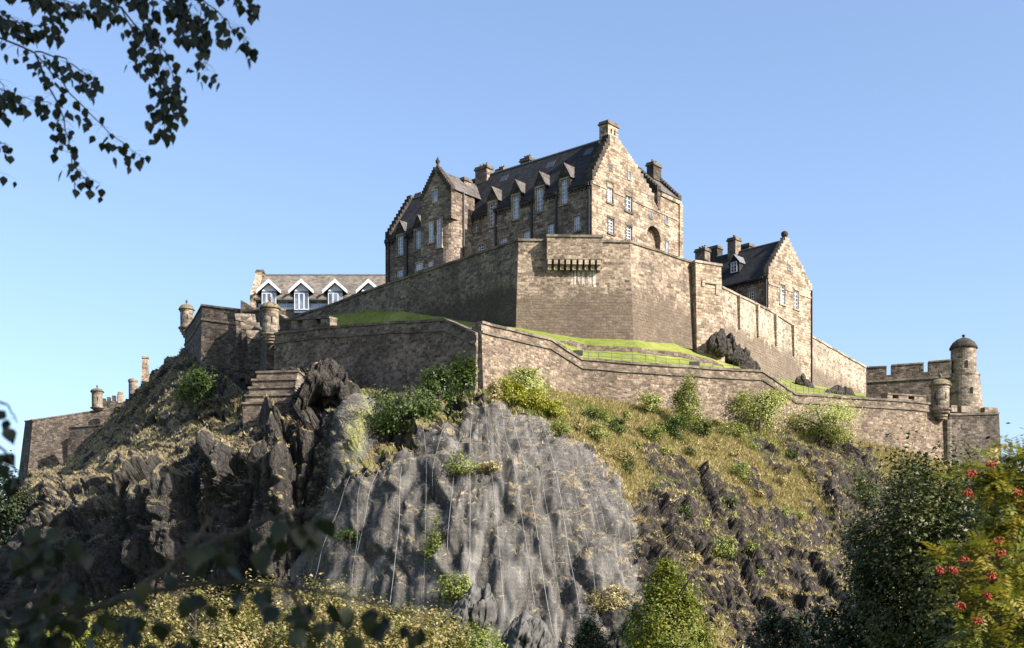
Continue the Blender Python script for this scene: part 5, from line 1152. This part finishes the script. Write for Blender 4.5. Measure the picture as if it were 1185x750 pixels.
def branch_tree(name, label, cat, trunk_xy, Y, branches, leafsize, mat, per=5, bark='bark', thin=1.0, trunk_h=9, dz=0):
    base = np.array([trunk_xy[0], trunk_xy[1], -2.4]); t = thing(name, label, cat, base)
    MB().tube([base, base+[0.05, 0, 3], base+[.0, .1, 6], base+[.1, 0, trunk_h]], [.16, .13, .09, .03], 10).build('trunk', M['birchbark'], t)
    for br in branches:
        pts = [P(x, y, yy) for x, y, yy in br['p']]; n_ = len(pts); r0 = br.get('r', .012)*thin; mb = MB()
        dn_ = []
        for a, b_ in zip(pts[:-1], pts[1:]):
            for k in range(5): dn_.append(a+(b_-a)*k/5+RNG.normal(0, .004, 3)*Y*.15)
        dn_.append(pts[-1]); mb.tube(dn_, list(np.linspace(r0, r0*.25, len(dn_))), 6)
        lp_ = []
        for k in range(2, len(dn_)):
            for _ in range(max(0, int(round(per*br.get('d', 1)*random.uniform(.3, 1.3))))):
                d = RNG.normal(size=3); d /= np.linalg.norm(d); d[2] = -abs(d[2])*.6; ln = leafsize*random.uniform(.3, 1.9)*br.get('s', 1)
                e = dn_[k]+d*ln; mb.tube([dn_[k], (dn_[k]+e)/2+[0, 0, .1*ln], e], [r0*.18, r0*.12, r0*.08], 4); lp_.append(e)
        B_ = mb.build('branch', M[bark], t)
        if lp_: birch_leaf(lp_, leafsize, mat, 'foliage', B_)
    return t
T = 7.6
birch = branch_tree('birch_tree', 'dark leaved birch whose drooping sprays hang into the top left corner', 'tree', (-5.2, 8.2), T, [
 dict(p=[(-260,-60,8),(-60,20,7.8),(40,60,7.6),(75,140,7.5),(85,190,7.4),(103,213,7.4)], r=.02, d=.8), dict(p=[(40,60,7.6),(90,118,7.5),(125,152,7.4),(163,180,7.3)], d=.55), dict(p=[(40,60,7.6),(75,68,7.6),(95,83,7.5),(108,92,7.4)], d=.7),
 dict(p=[(-260,-60,8),(0,-40,7.7),(90,-20,7.4),(140,10,7.3),(165,60,7.2),(190,110,7.2),(190,150,7.1)], r=.018, d=1.2), dict(p=[(140,10,7.3),(180,50,7.2),(200,85,7.2),(208,125,7.1)], d=1.1), dict(p=[(150,-20,7.3),(200,5,7.2),(235,35,7.1),(240,80,7.1)], d=1.1),
 dict(p=[(140,-30,7.3),(220,-10,7.2),(255,15,7.1),(270,35,7.0),(288,50,7.0)], d=.7), dict(p=[(180,-50,7.3),(240,-25,7.2),(280,-8,7.1),(292,5,7.1)], d=.6),
 dict(p=[(-120,-40,7.9),(-20,0,7.8),(20,25,7.7),(50,30,7.6)], d=1.5), dict(p=[(-120,0,7.9),(-30,50,7.8),(5,100,7.7),(0,125,7.6)], d=1.2), dict(p=[(-100,-60,7.9),(0,-25,7.8),(60,-5,7.6),(110,10,7.5)], d=1.6), dict(p=[(-80,60,7.9),(-20,95,7.8),(20,112,7.7),(60,120,7.6)], d=1.0),
 dict(p=[(-120,100,7.9),(-40,150,7.8),(-5,165,7.7),(10,168,7.7)], d=.5), dict(p=[(-100,130,7.9),(-30,185,7.8),(-2,200,7.7)], d=.5), dict(p=[(60,-60,7.6),(130,-30,7.4),(165,0,7.3),(175,35,7.2)], d=1.6), dict(p=[(180,-40,7.4),(205,-10,7.2),(222,20,7.2),(225,40,7.1)], d=1.5),
 dict(p=[(-60,-60,7.9),(20,-35,7.7),(60,0,7.6),(65,35,7.5)], d=1.3),], .057, L['birch'], per=5.2, thin=.4)
nb_ = branch_tree('birch_tree', 'near out of focus birch sprays crossing the bottom left corner', 'tree', (-2.6, 3.4), 3, [
 dict(p=[(-420,700,3.2),(-60,725,3.0),(60,722,2.9),(150,690,2.8),(215,640,2.7),(245,600,2.7)], r=.011, d=.5), dict(p=[(60,722,2.9),(160,685,2.8),(260,672,2.7),(330,678,2.7),(400,690,2.6),(480,712,2.6)], r=.008, d=.6),
 dict(p=[(-300,640,3.2),(-40,655,3.0),(20,640,2.95),(60,620,2.9),(75,600,2.9)], r=.008, d=.8), dict(p=[(-200,720,3.1),(0,700,2.9),(50,690,2.85),(70,665,2.8)], r=.008, d=1.1), dict(p=[(215,640,2.7),(280,612,2.7),(330,595,2.6),(375,590,2.6)], r=.006, d=.9),
 dict(p=[(-200,480,3.6),(-40,500,3.5),(5,520,3.4),(20,545,3.4)], r=.006, d=.5, s=.6), dict(p=[(-200,440,3.6),(-30,452,3.5),(8,468,3.4),(20,490,3.4)], r=.005, d=.35, s=.6), dict(p=[(330,678,2.7),(350,705,2.7),(372,730,2.6)], r=.005, d=.7), dict(p=[(150,690,2.8),(170,712,2.7),(205,735,2.7)], r=.005, d=.7), dict(p=[(-160,740,3),(20,735,2.9),(60,712,2.8),(85,700,2.8)], r=.006, d=.9),
], .047, L['birch'], per=2.7, thin=1.1)
# rowan at the right edge: pinnate leaves and red berry clusters
RW = thing('rowan_tree', 'rowan with pinnate leaves and red berry clusters at the right edge', 'tree', (5.6, 10.6, -2.4))
b0 = np.array([5.6, 10.6, -2.4]); MB().tube([b0, b0+[-.1, 0, 1.5], b0+[.0, 0, 3], b0+[-.2, -.1, 4.6]], [.1, .08, .06, .02], 8).build('trunk', M['bark'], RW)
Vs = []; R = []; tips = []
def pinnate(p, d, ln):
    """a stalk with paired narrow leaflets"""
    d = d/np.linalg.norm(d); sd = np.cross(d, [0, 0, 1]); sd /= np.linalg.norm(sd)+1e-9; n_ = np.cross(sd, d); c0 = random.random()
    for k in range(1, 8):
        o = p+d*ln*k/7.5-np.array([0, 0, .12*ln*(k/7)**2])
        for s_ in (-1, 1):
            l = ln*.36*(1-.05*k); e = sd*s_*.85+d*.5-n_*.15+RNG.normal(0, .12, 3); e /= np.linalg.norm(e); wv_ = np.cross(e, n_); wv_ /= np.linalg.norm(wv_)+1e-9; ww = l*.15
            Vs.extend([o, o+e*l*.5+wv_*ww, o+e*l, o+e*l*.5-wv_*ww]); R.extend([min(1, max(0, c0*.7+random.random()*.3))]*4)
rb = MB()
for bp_ in [[(1300,700,10.6),(1220,620,10.3),(1150,560,10),(1130,545,9.9)], [(1290,720,10.6),(1210,660,10.2),(1130,640,9.9),(1100,655,9.8)], [(1290,760,10.6),(1200,720,10.2),(1140,690,9.9),(1110,700,9.8)], [(1300,640,10.6),(1230,560,10.3),(1180,530,10.1),(1150,535,10)],
            [(1300,800,10.6),(1210,770,10.2),(1150,745,10),(1115,735,9.9)], [(1300,700,10.6),(1230,640,10.4),(1185,610,10.2),(1150,600,10.0)], [(1300,760,10.6),(1230,700,10.3),(1180,680,10.1),(1140,665,9.9)], [(1300,620,10.7),(1240,580,10.4),(1200,560,10.3),(1178,560,10.2)], [(1300,800,10.7),(1240,750,10.4),(1200,730,10.2),(1160,720,10)]]:
    pp = [P(*q) for q in bp_]; rb.tube(pp, [.03, .018, .01, .004], 6)
    for a, c_ in zip(pp[:-1], pp[1:]):
        for k in range(9):
            o = a+(c_-a)*k/9+RNG.normal(0, .07, 3)
            for _ in range(10): pinnate(o, RNG.normal(size=3)*np.array([1, .7, .5])+np.array([-.5, -.3, -.15]), random.uniform(.14, .26))
rb.build('branch', M['bark'], RW); mesh('foliage', np.array(Vs), np.arange(len(Vs)).reshape(-1, 4), L['rowan'], RW, False, {'rnd': R})
ico = [(math.cos(a)*math.cos(e), math.sin(a)*math.cos(e), math.sin(e)) for e in (-1.1, -.4, .4, 1.1) for a in np.linspace(0, 6.28, 6)[:-1]]
for px, py, Yb in [(1124,548,9.6),(1147,538,9.7),(1120,571,9.6),(1177,570,9.8),(1088,660,9.5),(1103,660,9.5),(1115,648,9.5),(1148,667,9.6),(1142,690,9.6),(1112,702,9.5),(1155,626,9.7),(1158,640,9.7),(1131,719,9.6)]:
    c_ = P(px, py, Yb); mb = MB()
    for _ in range(34):
        o = c_+np.clip(RNG.normal(0, 1, 3), -1.5, 1.5)*np.array([.019, .016, .014]); r = .008
        V = [o+np.array(v)*r for v in ico]; Fc = [(i*5+k, i*5+(k+1) % 5, (i+1)*5+(k+1) % 5, (i+1)*5+k) for i in range(3) for k in range(5)]+[(4, 3, 2, 1, 0), (15, 16, 17, 18, 19)]; mb.add(V, Fc)
    mb.build('berry_cluster', M['berry'], RW, True)
# unseen tall tree added behind the viewer so that its crown shades the birch sprays and the near thicket
def shade_tree(label, x, y, h, r, n):
    t = thing('unseen_shade_tree', label, 'tree', (x, y, -2.4)); MB().tube([(x, y, -2.4), (x, y, h*.5), (x+.3, y, h)], [.4, .3, .1], 10).build('trunk', M['bark'], t)
    p, ii = crown_pts((x, y, h), r, r, r*.8, n, 60, .25); V, Fc, rr_ = leaves(p, .55); mesh('foliage', V, Fc, L['green'], t, False, {'rnd': rr_})
shade_tree('unseen tall tree added behind the viewpoint to shade the near sprays', 8.6, -3.0, 11.5, 5.2, 9000)
